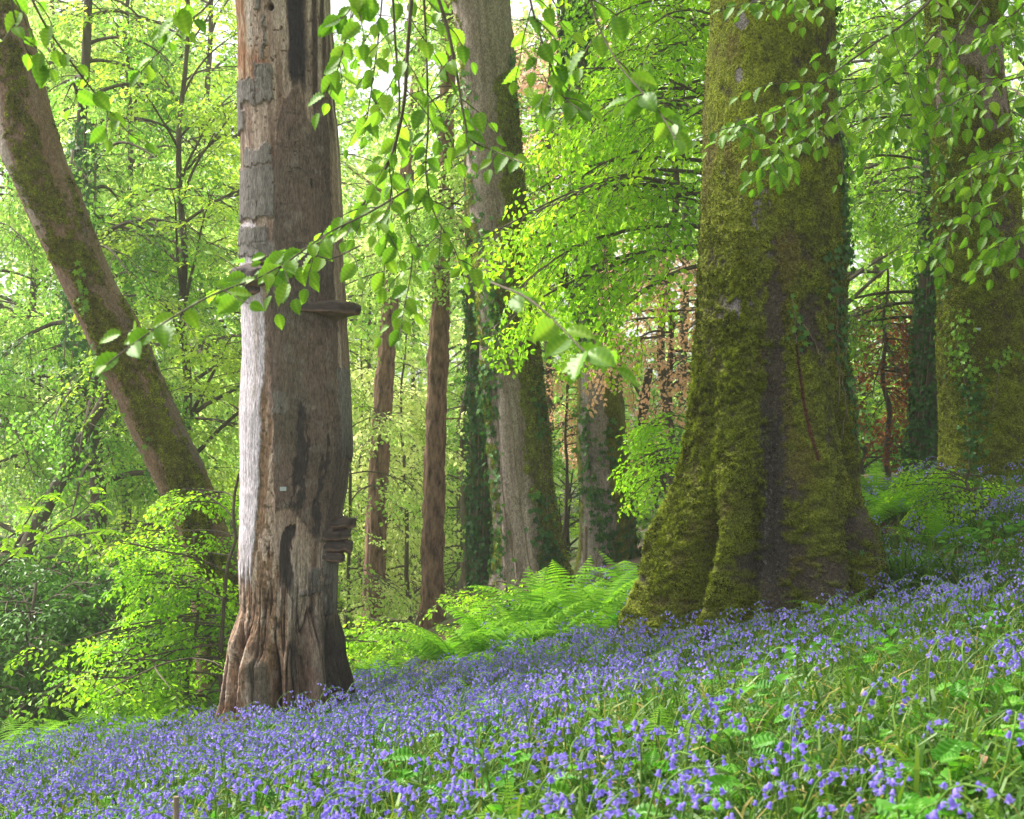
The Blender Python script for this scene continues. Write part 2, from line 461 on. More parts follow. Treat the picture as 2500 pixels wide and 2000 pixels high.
# ------------------------------------------------------------------ big trunks traced by their edges
class Trunk:
    """a round trunk whose left and right edges follow a profile of the photograph"""
    def __init__(s, prof, d, Ybot, nth=420, nz=900, Ytop=-520, flat=None, twist=0):
        pr = np.array(sorted(prof), dtype=float)
        s.d = d
        Yt = np.linspace(Ytop, Ybot, nz)
        l = np.interp(Yt, pr[:, 0], pr[:, 1]); r = np.interp(Yt, pr[:, 0], pr[:, 2])
        k = 23 if nz > 300 else 9
        ker = np.hanning(k + 2)[1:-1]; ker /= ker.sum()
        def sm(a): return np.convolve(np.pad(a, k // 2, mode='reflect', reflect_type='odd'), ker, 'valid')
        # keep the lean above the frame
        dl = np.interp(0, pr[:, 0], pr[:, 1]) - np.interp(150, pr[:, 0], pr[:, 1])
        dr = np.interp(0, pr[:, 0], pr[:, 2]) - np.interp(150, pr[:, 0], pr[:, 2])
        e = np.clip(-Yt, 0, None) / 150
        l, r = sm(l + dl * e), sm(r + dr * e)
        s.Yr = Yt
        s.z = (1000 - Yt) / F * d
        s.xc = ((l + r) / 2 - 1250) / F * d
        s.R = (r - l) / 2 / F * d
        Rm = np.median(s.R)
        s.Ry = np.where(s.R > Rm, np.sqrt(s.R * Rm) if flat is None else Rm + (s.R - Rm) * flat, s.R)
        s.nth, s.nz = nth, nz
        th = np.arange(nth) / nth * 2 * np.pi
        s.th = np.tile(th, (nz, 1))
        s.Y = np.tile(Yt[:, None], (1, nth))
        s.u = (1 + np.cos(s.th)) / 2
        s.front = ss(0.15, -0.15, np.sin(s.th))
        s.X = 1250 + (s.xc[:, None] + s.R[:, None] * np.cos(s.th)) / d * F
        s.P = np.stack([s.xc[:, None] + s.R[:, None] * np.cos(s.th),
                        d + s.Ry[:, None] * np.sin(s.th),
                        np.tile(s.z[:, None], (1, nth))], -1)
        s.disp = np.zeros((nz, nth))
        s.col = np.zeros((nz, nth, 3))
        s.Nn = norm(np.stack([np.cos(s.th), np.sin(s.th), 0 * s.th], -1))
        s.Q3 = np.stack([np.cos(s.th) * Rm, np.sin(s.th) * Rm, s.P[..., 2]], -1)   # for streaky noise
    def groove(s, path, w, depth, y0=None, y1=None, fade=60):
        """path [(Y,X)...] on the front; depth < 0 cuts in, > 0 stands out (metres)"""
        p = np.array(sorted(path), dtype=float)
        Xg = np.interp(s.Y, p[:, 0], p[:, 1])
        y0 = p[0, 0] if y0 is None else y0; y1 = p[-1, 0] if y1 is None else y1
        m = np.exp(-((s.X - Xg) / w) ** 2) * ss(y0 - fade, y0 + fade, s.Y) * (1 - ss(y1, y1 + 2 * fade, s.Y)) * s.front
        s.disp += depth * m
        return m
    def mix(s, m, c):
        s.col = s.col * (1 - m[..., None]) + np.array(c) * m[..., None]
    def build(s, root, name, mat, label=None):
        P = s.P + s.Nn * s.disp[..., None]
        s.PF = P
        nz, nth = s.nz, s.nth
        i = np.arange(nz - 1)[:, None] * nth; j = np.arange(nth)[None]; k = (j + 1) % nth
        Q = np.stack([i + j, i + nth + j, i + nth + k, i + k], -1).reshape(-1, 4)
        return part(root, name, P.reshape(-1, 3), [Q], mat, col=s.col.reshape(-1, 3), smooth=True, label=label)
    def normals(s):
        P = s.PF
        a = np.roll(P, -1, 1) - np.roll(P, 1, 1)
        b = np.gradient(P, axis=0)
        n = norm(np.cross(b, a))
        sg = np.sign((n * s.Nn).sum(-1, keepdims=True)); sg[sg == 0] = 1
        return n * sg
    def tufts(s, root, n, mask, rng, ln=.016, wd=.005, mat=None):
        """moss: short tufts standing on the bark"""
        w = (mask * (s.th > np.pi * .93) * (s.P[..., 2] < .30 * s.d)).ravel()
        w = w * np.repeat(np.gradient(-s.z) / abs(np.gradient(-s.z)).max(), s.nth)
        idx = rng.choice(len(w), n, p=w / w.sum())
        P = s.PF.reshape(-1, 3)[idx] + rng.normal(0, .004, (n, 3)); Nm = s.normals().reshape(-1, 3)[idx]
        d = norm(Nm * .8 + rng.normal(0, .7, (n, 3)) + np.array([0, 0, -.25]))
        side = norm(np.cross(d, rng.normal(0, 1, (n, 3))))
        l = ln * rng.uniform(.5, 1.3, n)[:, None]; ww = wd * rng.uniform(.6, 1.3, n)[:, None]
        V = np.stack([P - side * ww - Nm * .003, P + side * ww - Nm * .003, P + d * l], 1).reshape(-1, 3)
        T = np.arange(3 * n).reshape(-1, 3)
        cl = fbm(P, 5, 3, 77); c2_ = fbm(P, 26, 2, 78)
        t = np.clip(.42 + .45 * cl + .75 * c2_ + rng.normal(0, .17, n), 0, 1)
        t = t * np.clip(mask.ravel()[idx] * 1.2, .35, 1)
        o = part(root, 'moss', V, [T], mat or M['moss'], tint=np.repeat(t, 3))
        o['kind'] = 'stuff'
        return o

rng = np.random.default_rng(11)

# ---- the dead beech
prof_dead = [(0,580,807),(100,583,812),(200,585,815),(300,586,822),(400,588,828),(500,590,833),(600,590,838),(700,589,842),(800,592,850),
 (900,590,855),(1000,588,858),(1100,588,856),(1200,588,845),(1260,586,834),(1338,584,828),(1414,583,823),(1489,582,817),(1527,573,825),(1565,565,836),
 (1602,566,834),(1640,563,840),(1678,559,846),(1715,553,852),(1760,545,860),(1820,537,870)]
D_DEAD = 11.6
T = Trunk(prof_dead, D_DEAD, 1820, 560, 1250)
Pn = T.P; Y, X, u = T.Y, T.X, T.u
n_big = fbm(T.Q3, 2.5, 3, 1); n_mid = fbm(T.Q3, 9, 4, 2); n_fine = fbm(T.Q3, 38, 3, 3)
streak = fbm(T.Q3, (26, 26, 1.6), 4, 4); streak2 = fbm(T.Q3, (70, 70, 3.5), 3, 5); jag = fbm(T.Q3, (40, 40, 7), 3, 6)
un = u + .016 * n_mid + .012 * n_fine
Yn = Y + 14 * n_mid + 10 * n_fine
T.disp += .018 * n_big + .004 * n_mid
# bare wood
T.col[:] = (.265, .185, .145)
T.mix(ss(-.1, .45, streak), (.43, .34, .28))
T.mix(ss(.05, .5, -streak) * .8, (.15, .095, .07))
T.disp += .003 * streak + .0015 * streak2
# orange rot, upper left
rot = (1 - ss(.12, .16, un)) * (1 - ss(215, 235, Yn)) + ss(.08, .12, un) * (1 - ss(.36, .42, un)) * ss(110, 180, Yn) * (1 - ss(235, 255, Yn)) * .8
T.mix(np.clip(rot, 0, 1), (.30, .15, .08))
T.mix(np.clip(rot, 0, 1) * ss(.0, .35, jag), (.42, .30, .21))
T.disp += rot * .006 * jag
T.mix(ss(.2, .27, un) * (1 - ss(.3, .36, un)) * ss(150, 190, Yn) * (1 - ss(225, 240, Yn)) * .7, (.25, .09, .06))
# pale stripe and pitted wood round the hole
T.mix(ss(.12, .16, un) * (1 - ss(.2, .24, un)) * (1 - ss(110, 150, Yn)) * .8, (.50, .42, .36))
pit = ss(.36, .5, n_fine) * (1 - ss(380, 420, Y)) * ss(.15, .2, u)
T.mix(pit * .8, (.13, .07, .04)); T.disp -= pit * .008
# black stain and dark right side at the top
blk = ss(.56, .60, un + .04 * n_big) * (1 - ss(.74, .82, un)) * (1 - ss(205, 260, Yn)) * ss(-.55, -.1, -streak)
T.mix(np.clip(blk, 0, 1), (.030, .024, .028))
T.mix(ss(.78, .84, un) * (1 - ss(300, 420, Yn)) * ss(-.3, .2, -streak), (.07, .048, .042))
# silvery wood, lower left
ub = np.interp(Y, [545, 640, 800, 1000, 1240, 1330, 1400, 1440], [.20, .26, .29, .25, .235, .21, .19, .17])
silv = (1 - ss(0, .012, un - ub + .012 * jag)) * ss(545, 560, Yn) * (1 - ss(0, 30, Yn - (1405 + 60 * jag + 35 * np.sin(u * 70))))
silv = silv * ss(.02, .035, un + ss(700, 640, Y) * 0)
T.mix(silv, (.53, .475, .52))
T.mix(silv * ss(.1, .5, streak) * .45, (.62, .58, .60))
T.mix(silv * ss(.1, .5, -streak2) * .4, (.36, .31, .31))
T.mix(silv * ss(640, 900, Y) * 0 + silv * ss(.15, .22, un) * ss(-.15, .4, streak) * (1 - ss(950, 1010, Y)) * .5, (.42, .32, .27))
T.disp += silv * .007
# rotted strip beside it
rs = ss(0, .01, un - ub) * (1 - ss(0, .02, un - ub - np.interp(Y, [960, 1040, 1300, 1480], [.02, .11, .17, .40]))) * ss(930, 1000, Yn)
low = ss(1390, 1450, Yn) * (1 - ss(.36, .52, un))
rr = np.clip(np.maximum(rs, low), 0, 1)
T.mix(rr, (.27, .165, .105))
T.mix(rr * ss(-.05, .3, jag), (.46, .35, .28))
T.mix(rr * ss(.1, .42, -n_fine) * .9, (.13, .085, .045))
T.disp += rr * (.010 * jag + .006 * n_fine - .008)
# bark that still clings
bl = np.interp(Y, [225, 240, 285, 330, 420, 520, 600, 700, 760, 900, 1000, 1080, 1180, 1260, 1330], [.80, .62, .50, .44, .43, .41, .37, .34, .30, .31, .36, .36, .38, .42, .62])
bb = 1265 + 40 * np.sin(u * 9) + 90 * ss(.72, .45, u) * 0
brk = ss(0, .012, un - bl) * (1 - ss(.915, .93, un)) * ss(225, 236, Yn - 90 * ss(.66, .78, u) * (1 - ss(.8, .9, u))) * (1 - ss(0, 14, Yn - bb - 16 * n_big))
plates = [(-.01,.10,203,333),(.08,.235,212,276),(.235,.43,178,272),(.25,.32,-10,58),(.33,.37,60,136),(.39,.50,-10,32),(.30,.34,125,170),
          (.08,.41,372,424),(.015,.425,421,546),(.03,.34,560,612),(.76,.87,1368,1440),(.68,.76,1416,1446),(.885,1.02,1300,1490),(.90,1.02,900,1120),(.36,.50,955,1010),(.04,.42,600,640)]
pm = np.zeros_like(u)
un0, Yn0 = un, Yn
un, Yn = u + .035 * n_mid + .022 * n_fine, Y + 20 * n_mid + 7 * jag + 9 * n_fine
for k, (a, b, c, e) in enumerate(plates):
    q = ss(0, .010, un - a) * ss(0, .010, b - un) * ss(0, 7, Yn - c) * ss(0, 5, e - Yn)
    pm = np.maximum(pm, q * T.front)
    T.disp += q * T.front * .006 * ss(c, e, Y)           # loose at the lower edge
un, Yn = un0, Yn0
bark = np.clip(np.maximum(brk, pm), 0, 1)
T.mix(bark, (.155, .108, .086))
T.mix(bark * ss(-.1, .5, n_big), (.115, .090, .072))
T.mix(pm * .75, (.19, .178, .168))
T.mix(brk * ss(-.2, .5, fbm(T.Q3, 4, 3, 14)) * .5, (.17, .118, .098))
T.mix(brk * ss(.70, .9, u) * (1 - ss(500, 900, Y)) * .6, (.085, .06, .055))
T.mix(brk * ss(.15, .45, fbm(T.Q3, 14, 4, 16)) * .6, (.075, .058, .048))
T.mix(brk * ss(.2, .45, fbm(T.Q3, 11, 3, 17)) * .5, (.23, .19, .165))
T.disp += bark * .013
band = fbm(T.Q3, (4, 4, 42), 3, 9)
T.mix(bark * ss(.38, .6, band) * .4, (.07, .055, .048))
T.disp -= bark * .003 * ss(.34, .6, band)
crk = np.abs(fbm(T.Q3 + .05 * n_mid[..., None], (6, 6, 5), 3, 21))
ck = bark * (1 - ss(.0, .014, crk)) * ss(.1, .3, fbm(T.Q3, 2.1, 2, 23))
T.mix(ck, (.025, .018, .015)); T.disp -= ck * .008
# greenish dark run below the fungus and greys
T.mix(brk * np.exp(-((u - .52) / .14) ** 2) * ss(740, 800, Y) * (1 - ss(1050, 1200, Y)) * .5, (.085, .078, .05))
T.mix(brk * ss(590, 650, Y) * (1 - ss(740, 800, Y)) * ss(.45, .55, u) * .55, (.065, .05, .045))
# black patches of stain
bp_ = fbm(T.Q3, (9, 9, 4), 4, 31)
bz = np.exp(-((u - np.interp(Y, [900, 1000, 1300], [.60, .62, .58])) / .06) ** 2) + np.exp(-((u - .79) / .06) ** 2) * ss(1000, 1080, Y)
drip = fbm(T.Q3, (24, 24, 4.5), 4, 33) + .5 * fbm(T.Q3, (50, 50, 22), 3, 35)
reg = np.exp(-((u - np.interp(Y, [900, 1000, 1300], [.60, .63, .60])) / .085) ** 2) * ss(900, 1020, Y) + np.exp(-((u - .80) / .07) ** 2) * ss(1020, 1120, Y)
bm = ss(.02, .14, .8 * drip + .5 * fbm(T.Q3, (34, 34, 14), 4, 36) + 1.0 * reg - .78) * (1 - ss(1280, 1340, Yn)) * brk
T.mix(bm * .9, (.028, .024, .025)); T.disp -= bm * .004
T.mix(brk * ss(.2, .7, reg) * .25, (.085, .062, .052))
b2 = np.exp(-((un - np.interp(Y, [1270, 1340, 1420, 1470], [.60, .52, .60, .66])) / .075) ** 2) * ss(1262, 1285, Yn) * (1 - ss(1420, 1480, Yn))
m2 = ss(.42, .56, b2 * .95 + .5 * drip + .45 * fbm(T.Q3, (30, 30, 7), 4, 37)); T.mix(m2 * .92, (.030, .024, .024)); T.disp -= m2 * .012
T.mix(ss(.86, .90, un) * ss(1000, 1100, Y) * (1 - ss(1290, 1330, Y)) * .7, (.07, .055, .055))
# lower wood, furrowed towards the roots
lw = ss(1280, 1420, Y)
furrow = fbm(T.Q3, (17, 17, 1.3), 4, 41)
T.mix(lw * ss(.1, .42, -furrow) * .75, (.10, .062, .05))
T.mix(lw * ss(.2, .5, furrow) * (1 - ss(.85, .95, u)) * .5, (.46, .38, .32))
rdg = 1 - 2 * np.abs(fbm(T.Q3, (11, 11, .9), 4, 44))
T.disp += lw * (.016 * furrow - .05 * ss(.82, 1.0, rdg) * ss(1350, 1550, Y))
T.mix(lw * ss(.86, .98, rdg) * ss(1350, 1500, Y) * .85, (.055, .034, .028))
T.mix(lw * ss(.12, .3, -streak2) * .7, (.075, .05, .04))
redb = ss(1480, 1620, Y)
T.mix(redb * ss(-.1, .4, n_mid) * .5, (.20, .11, .08))
T.mix(ss(.74, .90, un + .12 * furrow) * ss(1430, 1540, Y) * .92, (.030, .024, .022))
T.mix(ss(.55, .62, un) * (1 - ss(.66, .72, un)) * ss(1520, 1580, Y) * ss(-.2, .2, furrow) * .8, (.035, .026, .024))
# roots and grooves at the foot
T.groove([(1560, 600), (1740, 585)], 15, -.16)
T.groove([(1530, 585), (1740, 556)], 14, .05)
T.groove([(1560, 625), (1740, 612)], 16, .09)
T.groove([(1600, 600), (1760, 590)], 9, -.08)
mlobe = T.groove([(1590, 652), (1700, 660)], 24, .085, 1590, 1690, 18)
T.mix(ss(.35, .6, mlobe) * .9, (.12, .095, .075))
T.groove([(1580, 690), (1760, 700)], 13, -.18)
T.groove([(1480, 745), (1760, 735)], 13, -.12)
T.groove([(1560, 720), (1760, 715)], 12, .06)
T.groove([(1500, 785), (1760, 790)], 15, .05)
T.groove([(1540, 760), (1760, 765)], 10, -.13)
T.groove([(1540, 815), (1760, 835)], 12, -.12)
T.disp += ss(1500, 1760, Y) * .03 * fbm(T.Q3, (7, 7, 1.5), 3, 51)
T.disp += (1 - T.front) * ss(1400, 1800, Y) * .10 * np.sin(T.th * 5)
# nesting hole
hole = np.exp(-(((X - 678) / 7) ** 2 + ((Y - 46) / 8) ** 2) ** 2) * T.front
T.disp -= .10 * hole; T.mix(hole, (.02, .012, .008))
T.disp -= .01 * np.exp(-((u - .99) / .02) ** 2) * 0
dead = thing('dead_beech', 'dead beech trunk with peeling grey bark, silvery bare wood and shelf fungi', 'tree', px(705, 1690, D_DEAD))
T.build(dead, 'trunk', M['dead'])

# bracket fungi (grow out of the trunk)
def bracket(name, X0, Y0, az, w, dep, th, seed, droop=.1, layers=1, label=None, dip=0.0, rough=.020):
    """a shelf of half-round plan; az = direction it points, measured at the trunk axis"""
    r_ = np.random.default_rng(seed)
    row = np.argmin(abs(T.Yr - Y0))
    c = np.array([T.xc[row], T.d, T.z[row]])
    R0 = T.R[row]
    out = np.array([np.cos(az), np.sin(az), 0]); tan = np.array([-np.sin(az), np.cos(az), 0])
    mb = MB()
    na = 44
    A = np.linspace(-np.pi / 2 * .98, np.pi / 2 * .98, na)
    # cross-section: grooved top, layered rim, sloping underside
    r1 = np.linspace(0, .95, 22); z1 = .55 - .30 * r1 ** 1.5 + .05 * np.abs(np.sin(r1 * 13))
    tt = np.linspace(0, 1, 13); r2 = .975 + .022 * np.sin(tt * np.pi) + .010 * np.abs(np.sin(tt * 3 * np.pi)); z2 = .24 - .62 * tt
    r3 = np.linspace(.93, 0, 16); z3 = -.38 - .75 * (1 - r3) ** 1.3
    rs_, zs_ = np.concatenate([r1, r2, r3]), np.concatenate([z1, z2, z3]); nr = len(rs_)
    a, r = np.meshgrid(A, rs_, indexing='ij'); zz = np.tile(zs_, (na, 1))
    edge = 1 + .06 * np.sin(a * 5 + seed) + .035 * np.sin(a * 11 + seed * 2)
    px_ = np.cos(a) * r * dep * edge - .05
    py_ = np.sin(a) * r * w * edge
    base = c + out * (R0 - .02)
    curvein = -(R0 - np.sqrt(np.maximum(R0 ** 2 - py_ ** 2 * .8, 0)))
    P0 = base + px_[..., None] * out + py_[..., None] * tan + curvein[..., None] * out * (1 - r[..., None] * .6)
    P0 = P0 + np.array([0, 0, 1.0]) * (zz * th * (.45 + .55 * np.cos(a) ** .6) - dip * r)[..., None]
    P0 = P0 + (out * .9 + np.array([0, 0, .7])) * (fbm(P0, (16, 16, 26) if rough < .03 else (13, 13, 15), 3, seed) * rough)[..., None]
    i = (np.arange(na - 1)[:, None] * nr + np.arange(nr - 1)[None]).ravel()
    Q = np.stack([i, i + nr, i + nr + 1, i + 1], -1)
    band = np.concatenate([.22 + .25 * np.abs(np.sin(r1 * 13)), np.interp(tt, [0, .25, .5, .75, 1], [.15, .30, .12, .45, .80]), np.full(16, .62)])
    t1 = np.clip(np.tile(band, (na, 1)) + .28 * fbm(P0, 22, 3, seed + 1), 0, 1)
    mb.add(P0.reshape(-1, 3), Q, tint=t1.ravel())
    return mb.part(dead, name, M['fungus'], smooth=True, label=label)
m, N, L = new_mat('fungus')
at = N.new('ShaderNodeAttribute'); at.attribute_name = 'tint'
r = ramp(N, [(0, (.022, .017, .016)), (.45, (.085, .055, .046)), (.7, (.22, .12, .09)), (1, (.34, .23, .18))])
L.new(at.outputs['Fac'], r.inputs[0])
tc = N.new('ShaderNodeTexCoord'); nz = N.new('ShaderNodeTexNoise'); nz.inputs['Scale'].default_value = 90; nz.inputs['Detail'].default_value = 3
L.new(tc.outputs['Object'], nz.inputs['Vector'])
bp = N.new('ShaderNodeBump'); bp.inputs['Distance'].default_value = .006; L.new(nz.outputs['Fac'], bp.inputs['Height'])
bs = N.new('ShaderNodeBsdfPrincipled'); bs.inputs['Roughness'].default_value = .75
L.new(r.outputs[0], bs.inputs['Base Color']); L.new(bp.outputs[0], bs.inputs['Normal'])
o_ = N.new('ShaderNodeOutputMaterial'); L.new(bs.outputs[0], o_.inputs[0]); M['fungus'] = m

bracket('bracket_fungus', 850, 758, -.62, .27, .25, .115, 3, label='broad flat shelf fungus with dark ridged edge jutting right')
bracket('bracket_fungus', 600, 672, -np.pi * .70, .27, .21, .15, 5, label='old knobbly dark fungus above the silvery wood', dip=.03)
bracket('bracket_fungus', 600, 712, -np.pi * .78, .16, .15, .11, 8, label='lower lobe of the old dark fungus')
bracket('bracket_fungus', 640, 645, -np.pi * .60, .18, .14, .07, 9, label='upper crust of the old dark fungus')
for k, (yy, dp, ww, tt) in enumerate([(1275, .22, .12, .10), (1298, .20, .13, .10), (1324, .22, .13, .11), (1346, .18, .11, .09)]):
    bracket('bracket_fungus', 830, yy, -.36 - .10 * (k % 2), ww, dp, tt, 12 + k, dip=-.01 + .012 * k,
            rough=.042,
            label=['top', 'second', 'third', 'lowest'][k] + ' brown lobe of the stacked fungus on the right edge')

# small pale tag on the dead trunk
mt, N, L = new_mat('metal_tag')
bs = N.new('ShaderNodeBsdfPrincipled'); bs.inputs['Base Color'].default_value = (.42, .47, .48, 1); bs.inputs['Roughness'].default_value = .4
bs.inputs['Metallic'].default_value = .3
o_ = N.new('ShaderNodeOutputMaterial'); L.new(bs.outputs[0], o_.inputs[0]); M['tag'] = mt
def box(mb, c, s, rot=0, tint=.5):
    c = np.array(c); s = np.array(s) / 2
    v = np.array([[x, y, z] for x in (-1, 1) for y in (-1, 1) for z in (-1, 1)]) * s
    ca, sa = np.cos(rot), np.sin(rot)
    v = np.stack([v[:, 0] * ca - v[:, 1] * sa, v[:, 0] * sa + v[:, 1] * ca, v[:, 2]], -1) + c
    mb.add(v, [[0,1,3,2],[4,6,7,5],[0,4,5,1],[2,3,7,6],[0,2,6,4],[1,5,7,3]], tint=tint)
def tree_tag(T, X0, Y0, w, h, label):
    row = np.argmin(abs(T.Yr - Y0)); cols = np.where(np.sin(T.th[row]) < -.05)[0]
    cidx = cols[np.argmin(abs(T.X[row, cols] - X0))]
    p = T.PF[row, cidx]; n_ = T.Nn[row, cidx]; rot = np.arctan2(n_[1], n_[0]) + np.pi / 2
    o = thing('tree_tag', label, 'tag', p)
    mb = MB(); box(mb, p + n_ * .008, (w, .003, h), rot); mb.part(o, 'plate', M['tag'])
    mb = MB(); V, Q = tube([p - n_ * .01, p + n_ * .0125], [.0035, .0035], 8); mb.add(V, Q)
    mb.part(o, 'nail', M['bark_dark'])
tree_tag(T, 711, 1186, .048, .030, 'small blank pale metal tag nailed to the bark of the dead trunk')
TD = T

# ---- the great mossy beech
prof_big = [(0,1735,2030),(104,1732,2034),(261,1722,2042),(417,1719,2052),(521,1719,2056),(626,1716,2058),(730,1709,2060),(835,1701,2060),(893,1698,2063),
 (985,1688,2070),(1078,1678,2076),(1125,1674,2080),(1171,1662,2086),(1217,1653,2093),(1264,1634,2102),(1310,1616,2110),(1357,1612,2120),(1403,1605,2134),
 (1449,1596,2150),(1496,1576,2166),(1540,1558,2178),(1600,1540,2192),(1680,1525,2208)]
D_BIG = 11.9
T = Trunk(prof_big, D_BIG, 1680, 760, 1200, flat=.45)
Y, X, u = T.Y, T.X, T.u
n1 = fbm(T.Q3, 1.6, 3, 101); n2_ = fbm(T.Q3, 6, 4, 102); n3 = fbm(T.Q3, 22, 4, 103); n4 = fbm(T.Q3, 60, 2, 104); st = fbm(T.Q3, (12, 12, 1.2), 3, 105)
T.disp += .025 * n1 + .010 * n2_
# buttresses and hollows
gA = T.groove([(1180, 1742), (1270, 1722), (1330, 1704), (1400, 1692), (1480, 1668), (1560, 1625)], 25, -.27, 1250, 1600, 90)
gA2 = T.groove([(1480, 1640), (1560, 1600), (1640, 1585)], 26, -.10)
gR = T.groove([(1050, 1776), (1250, 1758), (1400, 1735), (1500, 1705), (1600, 1670)], 28, .16, 1150, 1600, 90)
gB = T.groove([(820, 1860), (1000, 1850), (1250, 1862), (1420, 1885), (1600, 1900)], 60, -.13, 950, 1600, 200)
gB2 = T.groove([(1150, 1812), (1300, 1806), (1500, 1790)], 22, -.15, 1180, 1600, 80)
gD = T.groove([(700, 1870), (900, 1862), (1300, 1870)], 16, -.03, 760, 1300, 80)
gR2 = T.groove([(900, 1945), (1200, 1965), (1400, 1990), (1600, 2010)], 34, .10, 1000, 1600, 140)
gC = T.groove([(960, 2012), (1050, 2032), (1150, 2060), (1230, 2080)], 13, -.12, 1000, 1190, 60)
gC2 = T.groove([(1000, 2050), (1200, 2088)], 14, .03, 1000, 1180, 60)
gE = T.groove([(1250, 2045), (1380, 2065), (1560, 2090)], 20, -.15, 1280, 1600, 70)
T.groove([(1250, 2085), (1450, 2125)], 22, .08, 1250, 1600, 60)
T.groove([(1300, 1655), (1450, 1610), (1560, 1580)], 16, .07, 1330, 1600, 60)
gL = T.groove([(850, 1728), (1000, 1722), (1150, 1714)], 12, -.035)
T.groove([(1400, 1930), (1600, 1935)], 15, -.05)
moss = np.clip(.82 + .6 * n2_ + .3 * n1, 0, 1)
moss *= 1 - .85 * np.clip(np.exp(-((X - np.interp(Y, [500, 800, 1200, 1350, 1600], [1870, 1862, 1858, 1850, 1850])) / np.interp(Y, [500, 800, 1000, 1200, 1450], [14, 22, 32, 42, 30])) ** 2) * ss(560, 800, Y) * 1.15 * (1 - .5 * ss(1350, 1500, Y)), 0, 1) * T.front
spots = ss(.20, .44, fbm(T.Q3, (9, 9, 5), 5, 111)) * ss(.04, .2, u + .06 * n2_) * (1 - ss(.32, .45, u)) * (1 - ss(850, 1000, Y)) * T.front
moss *= 1 - .9 * spots
moss *= 1 - .8 * ss(.1, .3, fbm(T.Q3, (7, 7, 3), 3, 112)) * ss(.85, .97, u) * T.front * ss(1280, 1400, Y)
T.col[:] = (.085, .066, .050)
T.mix(ss(-.1, .4, n3), (.12, .095, .075))
T.mix(spots, (.26, .225, .23))
dark = np.clip(np.exp(-((X - 1850) / 62) ** 2) * ss(930, 1050, Y) * (1 - ss(1330, 1480, Y)), 0, 1) * T.front  # central hollow darkened: wet bark, plus some of its shade put into the colour
T.mix(dark * .75, (.052, .044, .040))
T.mix(dark * ss(.30, .55, n4) * .8, (.17, .155, .145))
mcol1, mcol2, mcol3 = np.array((.26, .30, .024)), np.array((.075, .080, .012)), np.array((.13, .088, .034))
side = ss(.80, .1, u) * 1.7 - .45  # lit left brighter, right darker: sidelight in the colour, besides browner moss there
moss = np.clip(moss - .38 * ss(.45, .8, u) * ss(-.35, .25, fbm(T.Q3, (4, 4, 2), 4, 118)) * T.front, 0, 1)  # thinner moss on the right bares brown bark, adding to the painted shade
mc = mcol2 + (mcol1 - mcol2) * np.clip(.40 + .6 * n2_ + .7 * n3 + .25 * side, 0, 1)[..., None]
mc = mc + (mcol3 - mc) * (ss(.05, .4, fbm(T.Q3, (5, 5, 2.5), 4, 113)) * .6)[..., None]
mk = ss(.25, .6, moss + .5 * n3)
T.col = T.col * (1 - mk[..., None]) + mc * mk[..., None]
rdl = np.exp(-((X - np.interp(Y, [845, 925, 985, 1060, 1125], [1912, 1921, 1926, 1937, 1949])) / 3.2) ** 2) * ss(840, 860, Y) * (1 - ss(1105, 1130, Y)) * T.front
T.mix(np.clip(rdl * 1.4, 0, 1), (.13, .045, .035)); T.disp -= rdl * .02
T.mix(ss(.3, .5, n2_) * ss(1340, 1400, Y) * ss(2085, 2120, X) * T.front * .8, (.22, .14, .11))
rough_ = ss(1000, 700, Y) * 0 + 1
cush = np.clip(ss(500, 900, Y) * ss(.75, .25, u) + ss(1150, 1400, Y), 0, 1)
T.disp += mk * (.020 * n3 + .008 * n4 + .015 + cush * (.022 * n3 + .006 * n4)) * (1 - .55 * ss(700, 200, Y)) + (1 - mk) * .003 * n3
T.disp += ss(700, 900, Y) * mk * .02 * fbm(T.Q3, (11, 11, 6), 3, 115) * ss(.5, .2, u)
T.disp += .012 * st
T.disp += (1 - T.front) * ss(1000, 1500, Y) * .18 * np.sin(T.th * 5)
big = thing('mossy_beech', 'massive beech trunk thickly covered in green moss with buttressed roots', 'tree', px(1860, 1500, D_BIG))
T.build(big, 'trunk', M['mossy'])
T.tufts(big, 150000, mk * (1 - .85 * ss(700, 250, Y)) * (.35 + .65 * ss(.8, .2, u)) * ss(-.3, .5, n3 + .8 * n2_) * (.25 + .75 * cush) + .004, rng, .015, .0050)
TB = T

# ---- the beech at the right edge
prof_r = [(0,2262,2440),(100,2268,2444),(250,2274,2455),(313,2277,2460),(470,2280,2483),(626,2288,2497),(800,2295,2508),(985,2298,2520),(1125,2298,2535),(1190,2290,2550),(1230,2278,2565),(1300,2260,2590),(1400,2240,2620)]
D_R = 16.5
T = Trunk(prof_r, D_R, 1400, 420, 800, flat=.5)
Y, X, u = T.Y, T.X, T.u
n1 = fbm(T.Q3, 1.6, 3, 201); n2_ = fbm(T.Q3, 6, 4, 202); n3 = fbm(T.Q3, 20, 4, 203); n4 = fbm(T.Q3, 50, 2, 204)
T.disp += .03 * n1 + .012 * n2_
bare = ss(.0, .18, fbm(T.Q3, (6, 6, 2.2), 4, 205) + .25 * np.exp(-((Y - 170) / 110) ** 2) * ss(.2, .4, u)) * ss(60, 110, Y) * (1 - ss(300, 360, Y)) * T.front
T.col[:] = (.10, .075, .055)
T.mix(ss(-.1, .4, n3), (.15, .115, .085))
mk = ss(.2, .55, .8 + .7 * n2_ + .4 * n3 - 1.0 * bare - .5 * ss(.35, .6, u) * ss(450, 560, Y) * (1 - ss(640, 760, Y)))
mc = lerp(mcol2, mcol1, np.clip(.35 + .4 * n2_ + .5 * n3, 0, 1)[..., None])
mc = mc + (np.array((.095, .070, .025)) - mc) * (ss(-.1, .4, fbm(T.Q3, (4, 4, 2), 4, 213)) * .6)[..., None]
